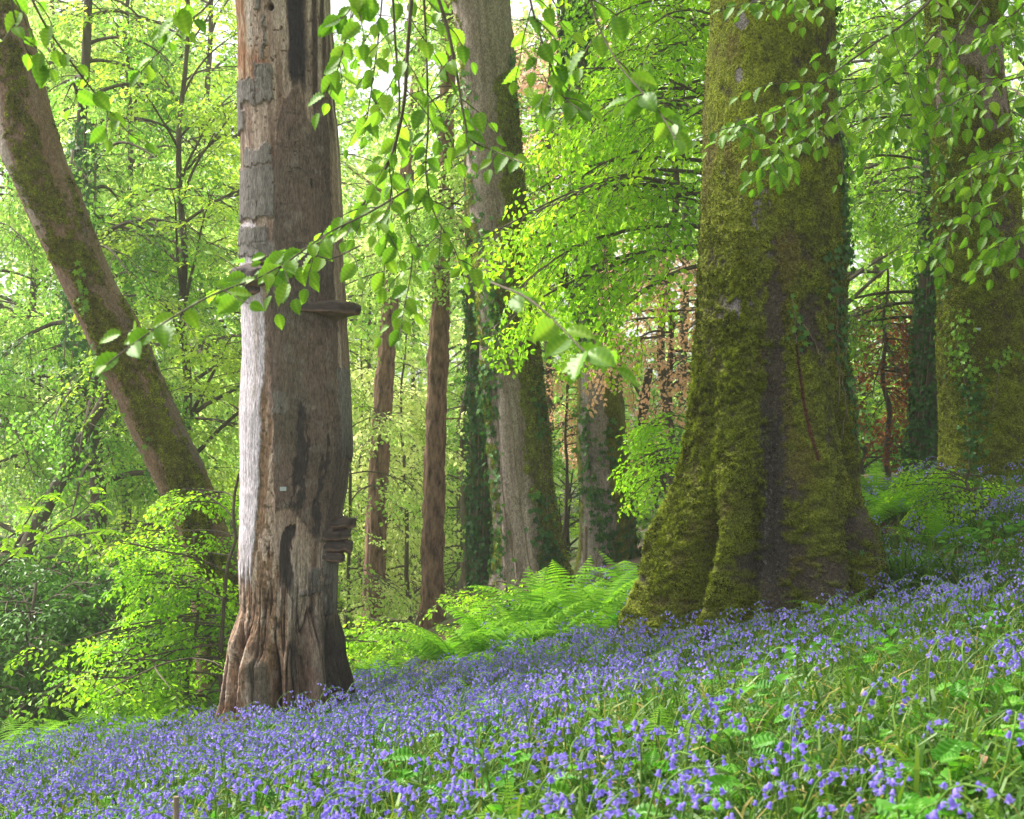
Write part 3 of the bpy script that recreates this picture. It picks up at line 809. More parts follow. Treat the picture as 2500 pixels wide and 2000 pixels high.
T.col = T.col * (1 - mk[..., None]) + mc * mk[..., None]
T.mix(bare * (1 - mk), (.24, .185, .155))
T.disp += mk * (.018 * n3 + .007 * n4 + .012)
T.disp -= .05 * np.exp(-((X - 2425) / 8) ** 2) * ss(1120, 1170, Y) * T.front
T.disp += (1 - T.front) * ss(1000, 1400, Y) * .1 * np.sin(T.th * 5)
rb = thing('mossy_beech', 'mossy beech trunk with bare pinkish bark patches standing at the right edge', 'tree', px(2400, 1235, D_R))
T.build(rb, 'trunk', M['mossy'])
T.tufts(rb, 45000, mk + .02, rng, .020, .006)
tree_tag(T, 2358, 808, .055, .028, 'tiny blank pale tag nailed to the mossy trunk at the right edge')
TR = T

# ---- the pale beech with ivy, centre
prof_c = [(0,1103,1247),(122,1119,1253),(243,1129,1263),(365,1135,1277),(487,1143,1285),(609,1156,1296),(739,1162,1308),(878,1172,1320),(1017,1186,1336),(1156,1196,1345),(1249,1200,1359),(1342,1203,1376),(1400,1198,1395),(1440,1188,1410),(1500,1175,1430)]
D_C = 18.0
T = Trunk(prof_c, D_C, 1500, 300, 800)
Y, X, u = T.Y, T.X, T.u
n1 = fbm(T.Q3, 2, 3, 301); n2_ = fbm(T.Q3, 6, 4, 302); n3 = fbm(T.Q3, 20, 4, 303); st = fbm(T.Q3, (20, 20, 1.5), 4, 305)
T.disp += .025 * n1 + .008 * n2_ + .004 * st
T.col[:] = (.24, .185, .155)
T.mix(ss(-.2, .4, st) * .7, (.32, .26, .23))
T.mix(ss(.1, .45, -st) * .5, (.15, .11, .09))
band1 = ss(.48, .72, un_ := u + .12 * n2_) * (ss(165, 200, Y))
band2 = np.exp(-((Y - 770) / 130) ** 2) * ss(.15, .35, u) + np.exp(-((Y - 560) / 50) ** 2) * ss(.3, .6, u) * .8
edge = ss(.16, .06, u) * (.4 + .6 * ss(-.3, .3, n2_))
lowm = ss(1290, 1400, Y) * ss(-.2, .3, n2_) * ss(.45, .55, u)
mk = ss(.35, .65, np.clip(band1 * .95 + band2 + edge + lowm, 0, 1.2) + .5 * n2_ + .3 * n3 - .1) * T.front + (1 - T.front) * .5
mc = lerp(np.array((.075, .062, .018)), np.array((.20, .22, .03)), np.clip(.4 + .5 * n2_ + .5 * n3 + .4 * ss(.2, .05, u), 0, 1)[..., None])
T.col = T.col * (1 - mk[..., None]) + mc * mk[..., None]
T.disp += mk * (.014 * n3 + .010)
T.groove([(900, 1205), (1450, 1215)], 12, -.05)
T.groove([(1300, 1240), (1460, 1250)], 10, -.05)
T.groove([(1250, 1290), (1460, 1310)], 12, .05)
T.groove([(1330, 1335), (1460, 1352)], 9, -.06)
cb = thing('beech_tree', 'pale pinkish beech trunk with mossy right side and thin ivy stems, in the centre', 'tree', px(1290, 1440, D_C))
T.build(cb, 'trunk', M['trunk'])
T.tufts(cb, 22000, mk * T.front + .001, rng, .022, .007)
TC = T

# ---- the second ivy beech behind, centre right
prof_c2 = [(0,1372,1440),(150,1385,1452),(284,1393,1466),(500,1402,1486),(739,1408,1505),(985,1410,1521),(1110,1412,1533),(1249,1417,1547),(1342,1412,1556),(1385,1404,1566),(1460,1390,1580)]
D_C2 = 20.5
T = Trunk(prof_c2, D_C2, 1460, 260, 600)
Y, X, u = T.Y, T.X, T.u
n1 = fbm(T.Q3, 2, 3, 401); n2_ = fbm(T.Q3, 6, 4, 402); n3 = fbm(T.Q3, 20, 4, 403); st = fbm(T.Q3, (20, 20, 1.5), 4, 405)
T.disp += .03 * n1 + .008 * n2_
T.col[:] = (.30, .25, .23)
T.mix(ss(-.2, .4, st) * .6, (.38, .31, .29))
T.mix(ss(.1, .4, n1) * .6, (.12, .11, .115))
mk = ss(.4, .7, ss(.45, .65, u + .1 * n2_) + ss(.12, .03, u) * .7 + .5 * n2_ - .05)
mc = lerp(np.array((.10, .10, .02)), np.array((.22, .24, .03)), np.clip(.4 + .5 * n2_ + .5 * n3, 0, 1)[..., None])
T.col = T.col * (1 - mk[..., None]) + mc * mk[..., None]
T.disp += mk * (.014 * n3 + .010)
c2 = thing('beech_tree', 'grey beech trunk hung with dark ivy, behind the vivid green sprays', 'tree', px(1480, 1395, D_C2))
T.build(c2, 'trunk', M['trunk'])
TC2 = T

# ---- the leaning beech, left
prof_l = [(-40,-40,35),(0,-30,52),(125,-22,88),(180,-22,100),(290,-12,130),(383,2,158),(464,42,191),(510,62,209),(626,116,255),(696,151,284),(777,190,350-15),(870,232,375),(927,256,398),(1043,313,450),(1159,371,505),(1250,412,540),(1350,445,572),(1450,466,598),(1560,478,620),(1650,480,640),(1750,476,655)]
D_L = 14.8
T = Trunk(prof_l, D_L, 1750, 420, 1100)
Y, X, u = T.Y, T.X, T.u
n1 = fbm(T.Q3, 2, 3, 501); n2_ = fbm(T.Q3, 6, 4, 502); n3 = fbm(T.Q3, 24, 4, 503)
Ql = np.stack([T.Q3[..., 0] , T.Q3[..., 1], T.Q3[..., 2]], -1); st = fbm(Ql, (22, 22, 1.6), 4, 505)
T.disp += .02 * n1 + .006 * n2_ + .004 * st
T.col[:] = (.20, .125, .082)
T.mix(ss(-.2, .4, st) * .5, (.26, .19, .155))
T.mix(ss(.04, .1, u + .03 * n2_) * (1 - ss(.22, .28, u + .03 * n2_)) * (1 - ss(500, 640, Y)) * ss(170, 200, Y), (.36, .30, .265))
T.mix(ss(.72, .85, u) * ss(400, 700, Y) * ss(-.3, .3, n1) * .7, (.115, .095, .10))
wisp = fbm(T.Q3, (9, 9, 4), 4, 511)
mk = ss(.12, .66, np.exp(-((u - .55) / .34) ** 2) * (.6 + .35 * ss(560, 640, Y)) + .15 * ss(1000, 1150, Y) * (u > .4) + .95 * wisp + .5 * n3 - .06)
mk = mk * (1 - ss(.0, .3, -n1) * .4 * (Y < 560))
mk *= 1 - .95 * np.exp(-((u - .16) / .12) ** 2) * ss(860, 960, Y)
mc = lerp(np.array((.105, .078, .022)), np.array((.19, .195, .022)), np.clip(.45 + .5 * wisp + .5 * n3, 0, 1)[..., None])
T.col = T.col * (1 - mk[..., None]) + mc * mk[..., None]
T.disp += mk * (.014 * n3 + .010)
crk = np.exp(-((X - np.interp(Y, [715, 760, 800], [325, 342, 352])) / 5) ** 2) * ss(712, 725, Y) * (1 - ss(780, 800, Y)) * T.front
T.mix(crk, (.10, .05, .04)); T.disp -= crk * .03
T.groove([(1050, 495), (1160, 512), (1260, 530)], 9, -.10, 1070, 1500, 60)
T.groove([(1100, 398), (1400, 455)], 8, -.05)
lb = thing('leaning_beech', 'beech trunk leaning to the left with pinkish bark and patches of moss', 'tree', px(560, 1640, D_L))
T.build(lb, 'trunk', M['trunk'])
T.tufts(lb, 60000, np.where(mk > .3, mk, 0) + .0005, rng, .018, .0055)
TL = T
# ------------------------------------------------------------------ leaf and spray templates
def leaf_template(kind):
    """(V, Q, tint) leaf of length 1 along x, face up z"""
    if kind == 'near':
        t = np.linspace(0, 1, 13)
        w = .33 * np.sin(np.pi * np.clip(t, .03, .985) ** .85) ** .8 + .004
        V = []
        for i, (a, b) in enumerate(zip(t, w)):
            e = 1.0 + (.05 if i % 2 else -.05)
            zz = .038 * (1 if i % 2 else -1)
            dro = -.22 * a * a
            for s_, f in ((1, 1), (1, .5), (0, 0), (-1, .5), (-1, 1)):
                V.append((a - .03 * f * (1 if s_ else 0), s_ * b * e * f, dro + .16 * b * 2 * f + zz * (f > 0)))
        V = np.array(V); Q = []
        for i in range(12):
            for j in range(4):
                a = i * 5 + j; Q.append((a, a + 5, a + 6, a + 1))
        ti = np.tile([.10, 0, .26, 0, .10], 13) * 1.0 + np.repeat(np.where(np.arange(13) % 2, .09, -.09), 5)
        return V, np.array(Q), ti
    if kind == 'mid':
        V = np.array([(0, 0, 0), (.28, -.27, .07), (.68, -.25, .03), (1, 0, -.13), (.68, .25, .03), (.28, .27, .07)])
        return V, np.array([(0, 1, 2, 3), (0, 3, 4, 5)]), np.zeros(6)
    if kind == 'far':
        V = np.array([(0, 0, 0), (.42, -.33, .06), (1, 0, -.08), (.42, .33, .06)])
        return V, np.array([(0, 1, 2, 3)]), np.zeros(4)
    if kind == 'narrow':
        V = np.array([(0, 0, 0), (.3, -.15, .04), (.7, -.13, .0), (1, 0, -.2), (.7, .13, .0), (.3, .15, .04)])
        return V, np.array([(0, 1, 2, 3), (0, 3, 4, 5)]), np.zeros(6)
    if kind == 'palm':                                            # five-pointed ivy or maple leaf
        a = np.radians([0, 28, 58, 92, 128, 160, 200, 232, 268, 302, 332])
        r = np.array([1.0, .48, .82, .40, .55, .30, .30, .55, .40, .82, .48]) * .62
        V = np.stack([np.cos(a) * r + .32, np.sin(a) * r, -.10 * r * r + .06 * np.abs(np.sin(a))], -1)
        V = np.vstack([[(.30, 0, .0)], V])
        Q = [(0, 1 + a_, 1 + b_, 1 + c_) for a_, b_, c_ in ((10, 0, 1), (1, 2, 3), (3, 4, 5), (6, 7, 8), (8, 9, 10))]
        return V, np.array(Q), np.zeros(12)

def spray_template(seed, leaf, n_main=9, length=.5, leaf_len=.07, kind='beech'):
    """a flat fan of leaves on a zigzag twig: (V,Q,tint) and twig (V,Q,tint); along x, up z"""
    r = np.random.default_rng(seed)
    LT = leaf_template(leaf)
    pos, dr, up, ln = [], [], [], []
    tw = MB()
    def twig(p0, d0, L, n, bend, depth):
        p = np.array(p0, float); d = norm(np.array(d0, float)); pts = [p.copy()]
        for i in range(n):
            d = norm(d + np.array([0, bend * (1 if i % 2 else -1) * .25, -.07]) + r.normal(0, .05, 3))
            p = p + d * L / n; pts.append(p.copy())
            s_ = 1 if i % 2 else -1
            side = np.array([-d[1], d[0], 0]) * s_
            if depth == 0 and 0 < i < n - 2 and r.random() < .72:
                twig(p, d * .75 + side * .8, L * (1 - i / n) * r.uniform(.45, .7), max(3, int((n - i) * .7)), bend, 1)
            else:
                ld = norm(d * .65 + side * r.uniform(.7, 1.1) + np.array([0, 0, r.uniform(-.45, .1)]))
                pos.append(p.copy()); dr.append(ld); ln.append(leaf_len * r.uniform(.7, 1.15))
                up.append(norm(np.array([0, 0, 1.0]) + r.normal(0, .28, 3)))
        pos.append(p.copy()); dr.append(norm(d + np.array([0, 0, -.2]))); ln.append(leaf_len * .8); up.append(norm(np.array([0, 0, 1.]) + r.normal(0, .25, 3)))
        V, Q = tube(np.array(pts), np.linspace(.0035, .0015, len(pts)) * (1 if depth == 0 else .7), 3)
        tw.add(V, Q)
    twig((0, 0, 0), (1, 0, 0), length, n_main, 1, 0)
    Mx = frame(np.array(dr), np.array(up)) * np.array(ln)[:, None, None]
    V, Q, t = instances(LT, Mx, np.array(pos), r.normal(0, .13, len(pos)))
    TV, TQ, Tt = tw.arrays()
    return (V, Q, t), (TV, TQ[0], Tt)

SPR = {}
def sprays(kind):
    if kind not in SPR:
        cfg = {'near': ('near', 9, .5, .075), 'beech': ('mid', 9, .55, .075), 'far': ('far', 8, .75, .115), 'farbig': ('far', 7, 1.1, .19),
               'narrow': ('narrow', 9, .6, .095), 'dark': ('mid', 8, .45, .085), 'maple': ('palm', 7, .55, .10), 'fine': ('mid', 10, .45, .05)}[kind]
        SPR[kind] = [spray_template(900 + 13 * k, cfg[0], cfg[1], cfg[2], cfg[3]) for k in range(6)]
    return SPR[kind]

def in_view(P, mg=1.18, pad=1.0):
    P = np.asarray(P)
    return (np.abs(P[..., 0]) < .3444 * P[..., 1] * mg + pad) & (P[..., 2] < .2755 * P[..., 1] * mg + pad) & (P[..., 1] > 0)

def place_sprays(P, D, U, kind, seed, scale=1.0, jitter=.22, tb=.5):
    """returns leaf arrays and twig arrays"""
    r = np.random.default_rng(seed)
    P, D, U = np.array(P), np.array(D), np.array(U)
    S = sprays(kind)
    k = r.integers(0, len(S), len(P))
    sc = scale * r.uniform(1 - jitter, 1 + jitter, len(P))
    ta = tb + r.normal(0, .20 if kind.startswith('far') else .12, len(P))
    lv, lq, lt, n = [], [], [], 0
    tv, tq, tn = [], [], 0
    for j in range(len(S)):
        w = np.where(k == j)[0]
        if len(w) == 0: continue
        Mx = frame(D[w], U[w]) * sc[w][:, None, None]
        flip = r.choice([-1.0, 1.0], len(w))
        Mx[:, :, 1] *= flip[:, None]
        V, Q, t = instances(S[j][0], Mx, P[w], ta[w])
        lv.append(V); lq.append(Q + n); lt.append(t); n += len(V)
        V, Q, t = instances(S[j][1], Mx, P[w])
        tv.append(V); tq.append(Q + tn); tn += len(V)
    return (np.concatenate(lv), np.concatenate(lq), np.clip(np.concatenate(lt), 0, 1)), (np.concatenate(tv), np.concatenate(tq))

def limb_points(p0, d0, L, n, droop, r, wob=.12):
    p = np.array(p0, float); d = norm(np.array(d0, float)); out = [p.copy()]
    for i in range(n):
        d = norm(d + np.array([0, 0, -droop / n]) + r.normal(0, wob / np.sqrt(n) * 1.6, 3) * np.array([1, 1, .7]))
        p = p + d * L / n; out.append(p.copy())
    return np.array(out)

NLEAF = [0]
def tree(name, label, cat, X, d, H, r0, z0, z1, spread, nlimb, kind, mat, seed, elev=(5, 45), droop=.9, lean=(0, 0), bark='bark_dark',
         step=.34, scale=1.0, group=None, az=None, tb=.5, leaves='leaves', bottom=None, wob=.5, twigs=True, spray_up=.35, topfill=True, sec=.42, base=None):
    """tree with trunk, branches and leaves; z0..z1 = heights (above its base) where limbs leave the trunk"""
    r = np.random.default_rng(seed)
    bx_ = (X - 1250) / F * d if base is None else base[0]
    by_ = d if base is None else base[1]
    bz_ = float(ground_z(bx_, by_)) if bottom is None else bottom
    root = thing(name, label, cat, (bx_, by_, bz_), group)
    n = 14
    t = np.linspace(0, 1, n)
    tp = np.stack([bx_ + lean[0] * t ** 1.2 + np.cumsum(r.normal(0, wob * .05, n)), by_ + lean[1] * t + np.cumsum(r.normal(0, wob * .05, n)), bz_ - .25 + (H + .25) * t], -1)
    tp[0, :2] = (bx_, by_)
    tr = r0 * (1 - .85 * t) + .01
    tr[0] *= 1.5
    V, Q = tube(curve(tp, 50), np.interp(np.linspace(0, 1, 50), t, tr), 12)
    part(root, 'trunk', V, [Q], M[bark], smooth=True)
    br = MB(); P, D, U = [], [], []
    def at(h):
        f = np.clip((h + .25) / (H + .25), 0, 1)
        return np.array([np.interp(f, t, tp[:, k]) for k in range(3)]), np.interp(f, t, tr)
    for i in range(nlimb):
        h = lerp(z0, z1, (i + r.random()) / nlimb)
        a = r.uniform(0, 2 * np.pi) if az is None else r.uniform(*az)
        f = (h - z0) / max(z1 - z0, .01)
        L = spread * (1 - .55 * f ** 1.5) * r.uniform(.7, 1.1)
        e = math.radians(r.uniform(*elev) + 20 * f)
        p0, rr = at(h)
        lp = limb_points(p0, (math.cos(a) * math.cos(e), math.sin(a) * math.cos(e), math.sin(e)), L, 9, droop, r)
        rl = min(rr * .55, .012 + .014 * L)
        lr = np.linspace(rl, .005, len(lp))
        vis = in_view(lp).any()
        if vis:
            V, Q = tube(curve(lp, 16), np.interp(np.linspace(0, 1, 16), np.linspace(0, 1, len(lp)), lr), 5); br.add(V, Q)
        ns = max(4, int(L / .30))
        for j in range(ns):
            q = .22 + .78 * (j + r.random() * .6) / ns
            q = min(q, 1)
            pp = np.array([np.interp(q, np.linspace(0, 1, len(lp)), lp[:, k]) for k in range(3)])
            if not in_view(pp, pad=1.6): continue
            k0 = min(int(q * 9), 8); td = norm(lp[k0 + 1] - lp[k0])
            sd = norm(np.cross(td, [0, 0, 1.0])) * (1 if j % 2 else -1)
            L2 = (.30 + sec * L * (1 - q)) * r.uniform(.7, 1.2)
            sp_ = limb_points(pp, td * r.uniform(.5, 1) + sd * r.uniform(.6, 1.1) + np.array([0, 0, r.uniform(-.15, .25)]), L2, 5, droop * .7, r)
            V, Q = tube(sp_, np.linspace(.009, .003, 6), 3); br.add(V, Q)
            m_ = max(2, int(L2 / step) + 1)
            for k in range(m_):
                q2 = (k + .5 + r.uniform(-.3, .3)) / m_
                k1 = min(int(q2 * 5), 4)
                s0 = sp_[k1] + (sp_[k1 + 1] - sp_[k1]) * (q2 * 5 - k1)
                d2 = norm(sp_[k1 + 1] - sp_[k1])
                s2 = norm(np.cross(d2, [0, 0, 1.0])) * r.choice([-1, 1])
                dd = norm(d2 + s2 * r.uniform(.0, .9) + np.array([0, 0, r.uniform(-.35, .1)]))
                P.append(s0); D.append(dd); U.append(norm(np.array([0, 0, 1.]) + r.normal(0, spray_up, 3)))
    if br.n: br.part(root, 'branches', M['twig'] if r0 < .07 else M[bark])
    P = np.array(P)
    keep = in_view(P)
    P, D, U = P[keep], np.array(D)[keep], np.array(U)[keep]
    if len(P):
        lv, tv = place_sprays(P, D, U, kind, seed + 5, scale, tb=tb)
        part(root, leaves, lv[0], [lv[1]], M[mat], tint=lv[2])
        if twigs: part(root, 'twigs', tv[0], [tv[1]], M['twig'])
        NLEAF[0] += len(lv[1])
    return root

# ------------------------------------------------------------------ trees of the wood behind (X of the trunk in the photograph, distance)
R2 = math.pi
BG = [
 # name, label, X, d, H, r, z0, z1, spread, nlimb, kind, mat, seed, kwargs
 ('ivy_clad_tree', 'dark ivy-clad trunk with drooping fresh green sprays behind the leaning beech', 190, 20, 14, .13, 1.6, 10.4, 2.8, 34, 'beech', 'leaf_cool', 21, dict(wob=1.6, droop=1.5, elev=(0, 35), tb=.5)),
 ('maple_tree', 'drooping pale green maple at the far left edge', -60, 22.5, 11, .10, 1.4, 10.4, 3.2, 34, 'beech', 'leaf_cool', 22, dict(droop=1.6, tb=.6)),
 ('beech_tree', 'yellow-green beech filling the upper left behind the leaning trunk', 330, 24, 13, .09, 4.2, 12.5, 3.6, 46, 'beech', 'leaf_lime', 23, dict(droop=1.0, tb=.42, scale=1.15, wob=1.6)),
 ('beech_tree', 'slender beech with forked dark branches just left of the dead trunk', 455, 20.5, 11, .08, 2.2, 10.4, 2.8, 30, 'beech', 'leaf_mid', 24, dict(droop=.8, tb=.75, elev=(25, 60), wob=1.5)),
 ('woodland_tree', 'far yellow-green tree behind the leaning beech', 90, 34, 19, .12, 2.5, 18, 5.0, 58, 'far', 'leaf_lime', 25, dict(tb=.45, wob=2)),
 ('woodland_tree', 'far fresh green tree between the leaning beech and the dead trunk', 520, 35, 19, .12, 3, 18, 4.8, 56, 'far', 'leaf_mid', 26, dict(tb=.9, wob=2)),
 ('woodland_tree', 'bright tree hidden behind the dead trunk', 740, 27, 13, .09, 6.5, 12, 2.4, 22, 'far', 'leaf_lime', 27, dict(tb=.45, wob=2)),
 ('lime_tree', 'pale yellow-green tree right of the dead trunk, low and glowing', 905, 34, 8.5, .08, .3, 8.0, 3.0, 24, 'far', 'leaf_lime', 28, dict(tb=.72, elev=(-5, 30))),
 ('lime_tree', 'pale lime bush filling the gap left of the red-barked pine', 1010, 37, 9, .08, .3, 8.5, 3.0, 20, 'far', 'leaf_lime', 29, dict(tb=.8, elev=(-5, 30))),
 ('woodland_tree', 'mid green tree behind the red-barked pine', 1120, 29, 12, .08, 6.5, 11, 2.2, 18, 'far', 'leaf_mid', 30, dict(tb=.85, wob=1.5)),
 ('woodland_tree', 'yellow-green tree high between the dead trunk and the pale beech', 1225, 21.5, 12, .05, 4.2, 10.5, 3.0, 30, 'beech', 'leaf_lime', 31, dict(tb=.45, droop=1.1, az=(math.radians(110), math.radians(250)))),
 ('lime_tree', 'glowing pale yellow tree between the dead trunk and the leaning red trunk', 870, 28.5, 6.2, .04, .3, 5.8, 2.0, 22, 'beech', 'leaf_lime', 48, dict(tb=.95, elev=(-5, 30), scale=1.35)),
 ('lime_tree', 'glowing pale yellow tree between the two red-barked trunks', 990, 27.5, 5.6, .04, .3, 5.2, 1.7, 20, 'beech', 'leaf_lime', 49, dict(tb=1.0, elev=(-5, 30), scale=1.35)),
 ('lime_tree', 'thin leafy young tree partly veiling the leaning red trunk', 850, 23.5, 5.0, .03, 1.0, 4.8, 1.7, 15, 'beech', 'leaf_lime', 50, dict(tb=.6, elev=(0, 30))),
 ('lime_tree', 'low bright shrubby tree right of the pine', 1140, 31, 5.0, .06, .3, 4.6, 1.8, 26, 'beech', 'leaf_lime', 32, dict(tb=.6, elev=(0, 35))),
 ('woodland_tree', 'yellow-green tree in the gap right of the pale beech', 1340, 30, 16, .05, 2.0, 15, 3.4, 46, 'far', 'leaf_lime', 33, dict(tb=.45, wob=1.5)),
 ('copper_maple', 'pink-leaved maple high in the gap right of the pale beech', 1330, 22.5, 9.2, .05, 5.2, 8.4, 1.1, 18, 'fine', 'leaf_copper', 34, dict(tb=.75, scale=1.5)),
 ('copper_maple', 'orange-pink maple between the ivy beech and the great mossy trunk', 1625, 18.3, 4.2, .06, 2.0, 3.9, 1.15, 20, 'fine', 'leaf_copper', 35, dict(tb=.5, elev=(0, 30), scale=1.3)),
 ('copper_maple', 'small orange-leaved maple low beside the ivy beech', 1385, 21.5, 3.2, .02, 1.8, 3.0, .8, 14, 'fine', 'leaf_copper', 36, dict(tb=.35, elev=(-5, 25))),
 ('red_maple', 'dark red maple between the great mossy trunk and the ivy-wrapped tree', 2165, 20, 2.8, .04, 1.1, 2.6, 1.0, 13, 'fine', 'leaf_red', 37, dict(tb=.6, elev=(-10, 20), droop=1.3, scale=1.2)),
 ('young_beech', 'vivid yellow-green young beech spreading left from behind the great mossy trunk', 1770, 15.6, 7.4, .08, 3.3, 7.0, 2.9, 36, 'beech', 'leaf_beech', 38, dict(az=(math.radians(120), math.radians(262)), droop=1.05, elev=(8, 38), tb=.55, spray_up=.25)),
 ('young_beech', 'bright green beech with long drooping sprays behind the vivid one', 1640, 19.5, 9, .06, 5.0, 8.8, 2.6, 34, 'beech', 'leaf_beech', 39, dict(droop=1.1, tb=.42, wob=1.5)),
 ('beech_tree', 'shaded green beech with mossy limbs between the two mossy trunks', 2285, 19.6, 9, .05, 2.0, 8.6, 2.6, 42, 'beech', 'leaf_mid', 40, dict(bark='bark_mossy', droop=.9, tb=.28, elev=(0, 30))),
 ('woodland_tree', 'far green tree seen through the gap between the mossy trunks', 2060, 28, 13, .12, 1.5, 12.5, 3.6, 40, 'far', 'leaf_mid', 41, dict(tb=.5, wob=1.5)),
 ('woodland_tree', 'far light green tree left of the ivy-wrapped tree', 2240, 35, 17, .14, 1, 16, 4.2, 44, 'far', 'leaf_cool', 42, dict(tb=.8, wob=1.5)),
 ('woodland_tree', 'far green tree beyond the right edge trunk', 2520, 24, 10, .10, 1, 9.5, 3.2, 28, 'beech', 'leaf_mid', 43, dict(tb=.45)),
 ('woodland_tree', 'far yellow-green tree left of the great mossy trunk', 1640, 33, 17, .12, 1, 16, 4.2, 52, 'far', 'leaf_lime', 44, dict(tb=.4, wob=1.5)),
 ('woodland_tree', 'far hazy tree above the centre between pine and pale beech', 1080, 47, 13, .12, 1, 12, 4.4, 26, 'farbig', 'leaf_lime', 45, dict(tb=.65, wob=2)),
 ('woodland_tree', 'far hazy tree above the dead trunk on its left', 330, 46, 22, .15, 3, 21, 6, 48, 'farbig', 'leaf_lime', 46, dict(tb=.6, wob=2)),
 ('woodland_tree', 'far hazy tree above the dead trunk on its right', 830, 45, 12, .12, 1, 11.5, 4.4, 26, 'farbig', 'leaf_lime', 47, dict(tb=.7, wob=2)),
]
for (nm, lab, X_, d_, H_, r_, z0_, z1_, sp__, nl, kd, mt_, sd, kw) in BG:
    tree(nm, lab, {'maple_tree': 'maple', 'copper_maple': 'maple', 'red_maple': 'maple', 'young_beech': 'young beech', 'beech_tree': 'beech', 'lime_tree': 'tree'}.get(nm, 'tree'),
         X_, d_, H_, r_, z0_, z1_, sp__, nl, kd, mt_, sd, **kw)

# dark evergreen shrubs and shaded thicket at the lower left
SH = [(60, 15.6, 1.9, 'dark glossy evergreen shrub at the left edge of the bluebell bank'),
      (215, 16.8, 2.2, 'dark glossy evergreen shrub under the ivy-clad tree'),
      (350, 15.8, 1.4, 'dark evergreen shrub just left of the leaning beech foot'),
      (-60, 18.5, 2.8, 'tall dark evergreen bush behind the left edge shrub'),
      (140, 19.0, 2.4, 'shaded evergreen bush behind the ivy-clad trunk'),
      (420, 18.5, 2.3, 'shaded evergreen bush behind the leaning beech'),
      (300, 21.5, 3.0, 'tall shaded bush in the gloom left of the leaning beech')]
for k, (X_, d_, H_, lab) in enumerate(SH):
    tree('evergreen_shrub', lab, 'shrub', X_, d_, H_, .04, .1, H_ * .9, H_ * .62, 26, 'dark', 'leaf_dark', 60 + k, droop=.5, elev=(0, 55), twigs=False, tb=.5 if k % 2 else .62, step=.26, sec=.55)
SB = [(2110, 26, 1.7, 'grey-green bush far behind the great mossy trunk', 'leaf_cool', .3), (2010, 30, 2.4, 'dark bush far between the mossy trunks', 'leaf_dark', .8),
      (1600, 28, 1.8, 'pale green bush low behind the great mossy trunk', 'leaf_lime', .25), (760, 30, 2.0, 'shaded green bush low right of the dead trunk', 'leaf_mid', .3),
      (1130, 36, 2.6, 'dim green bush behind the low bright tree', 'leaf_mid', .35), (1390, 27, 2.4, 'feathery green bush between the two ivy beeches', 'leaf_mid', .55),
      (2190, 30, 3.0, 'shaded bush beside the ivy-wrapped tree', 'leaf_mid', .2), (1000, 40, 3.0, 'glowing pale bush far behind the pines', 'leaf_lime', .8)]
for k, (X_, d_, H_, lab, mt_, tb_) in enumerate(SB):
    tree('bush', lab, 'bush', X_, d_, H_, .04, .1, H_ * .9, H_ * .75, 24, 'beech' if d_ < 28 else 'far', mt_, 80 + k, droop=.5, elev=(0, 50), twigs=False, tb=tb_, step=.3, sec=.5)

# low saplings with layered yellow-green leaves
SAP = [
 (540, 13.4, 2.3, .30, 2.1, 1.75, 13, 'young yellow-green beech spreading left from beside the dead trunk', (105, 250), .48),
 (470, 14.0, 1.9, .2, 1.8, 1.15, 14, 'low yellow-green beech sapling in front of the leaning beech', (120, 270), .38),
 (520, 13.9, 1.3, .2, 1.2, .85, 12, 'small green sapling hiding the foot of the leaning beech', (90, 280), .30),
 (575, 14.8, 2.3, .5, 2.2, .9, 12, 'beech sapling tucked behind the silvery side of the dead trunk', (60, 270), .5),
 (1000, 15.4, .5, .10, .45, .8, 7, 'low yellow beech sapling right of the dead trunk foot', (100, 260), .6),
 (1200, 16.4, .5, .12, .45, .8, 7, 'low yellow-green beech sapling in front of the pale beech', (0, 360), .55),
 (2370, 14.6, .5, .12, .45, .55, 8, 'small beech sapling in front of the right edge trunk', (60, 330), .5),
 (1690, 15.0, 1.9, 1.2, 1.8, .75, 7, 'bright beech sapling left of the great mossy trunk', (90, 250), .55),
]
for k, (X_, d_, H_, z0_, z1_, sp__, nl, lab, az_, tb_) in enumerate(SAP):
    tree('beech_sapling', lab, 'sapling', X_, d_, H_, .014, z0_, z1_, sp__, nl, 'beech', 'leaf_beech', 100 + k, elev=(-14, 16) if k < 3 else (0, 30), droop=.35 if k < 3 else .6, az=(math.radians(az_[0]), math.radians(az_[1])),
         tb=tb_, spray_up=.22, step=.42, scale=.72, bark='twig', sec=.30)

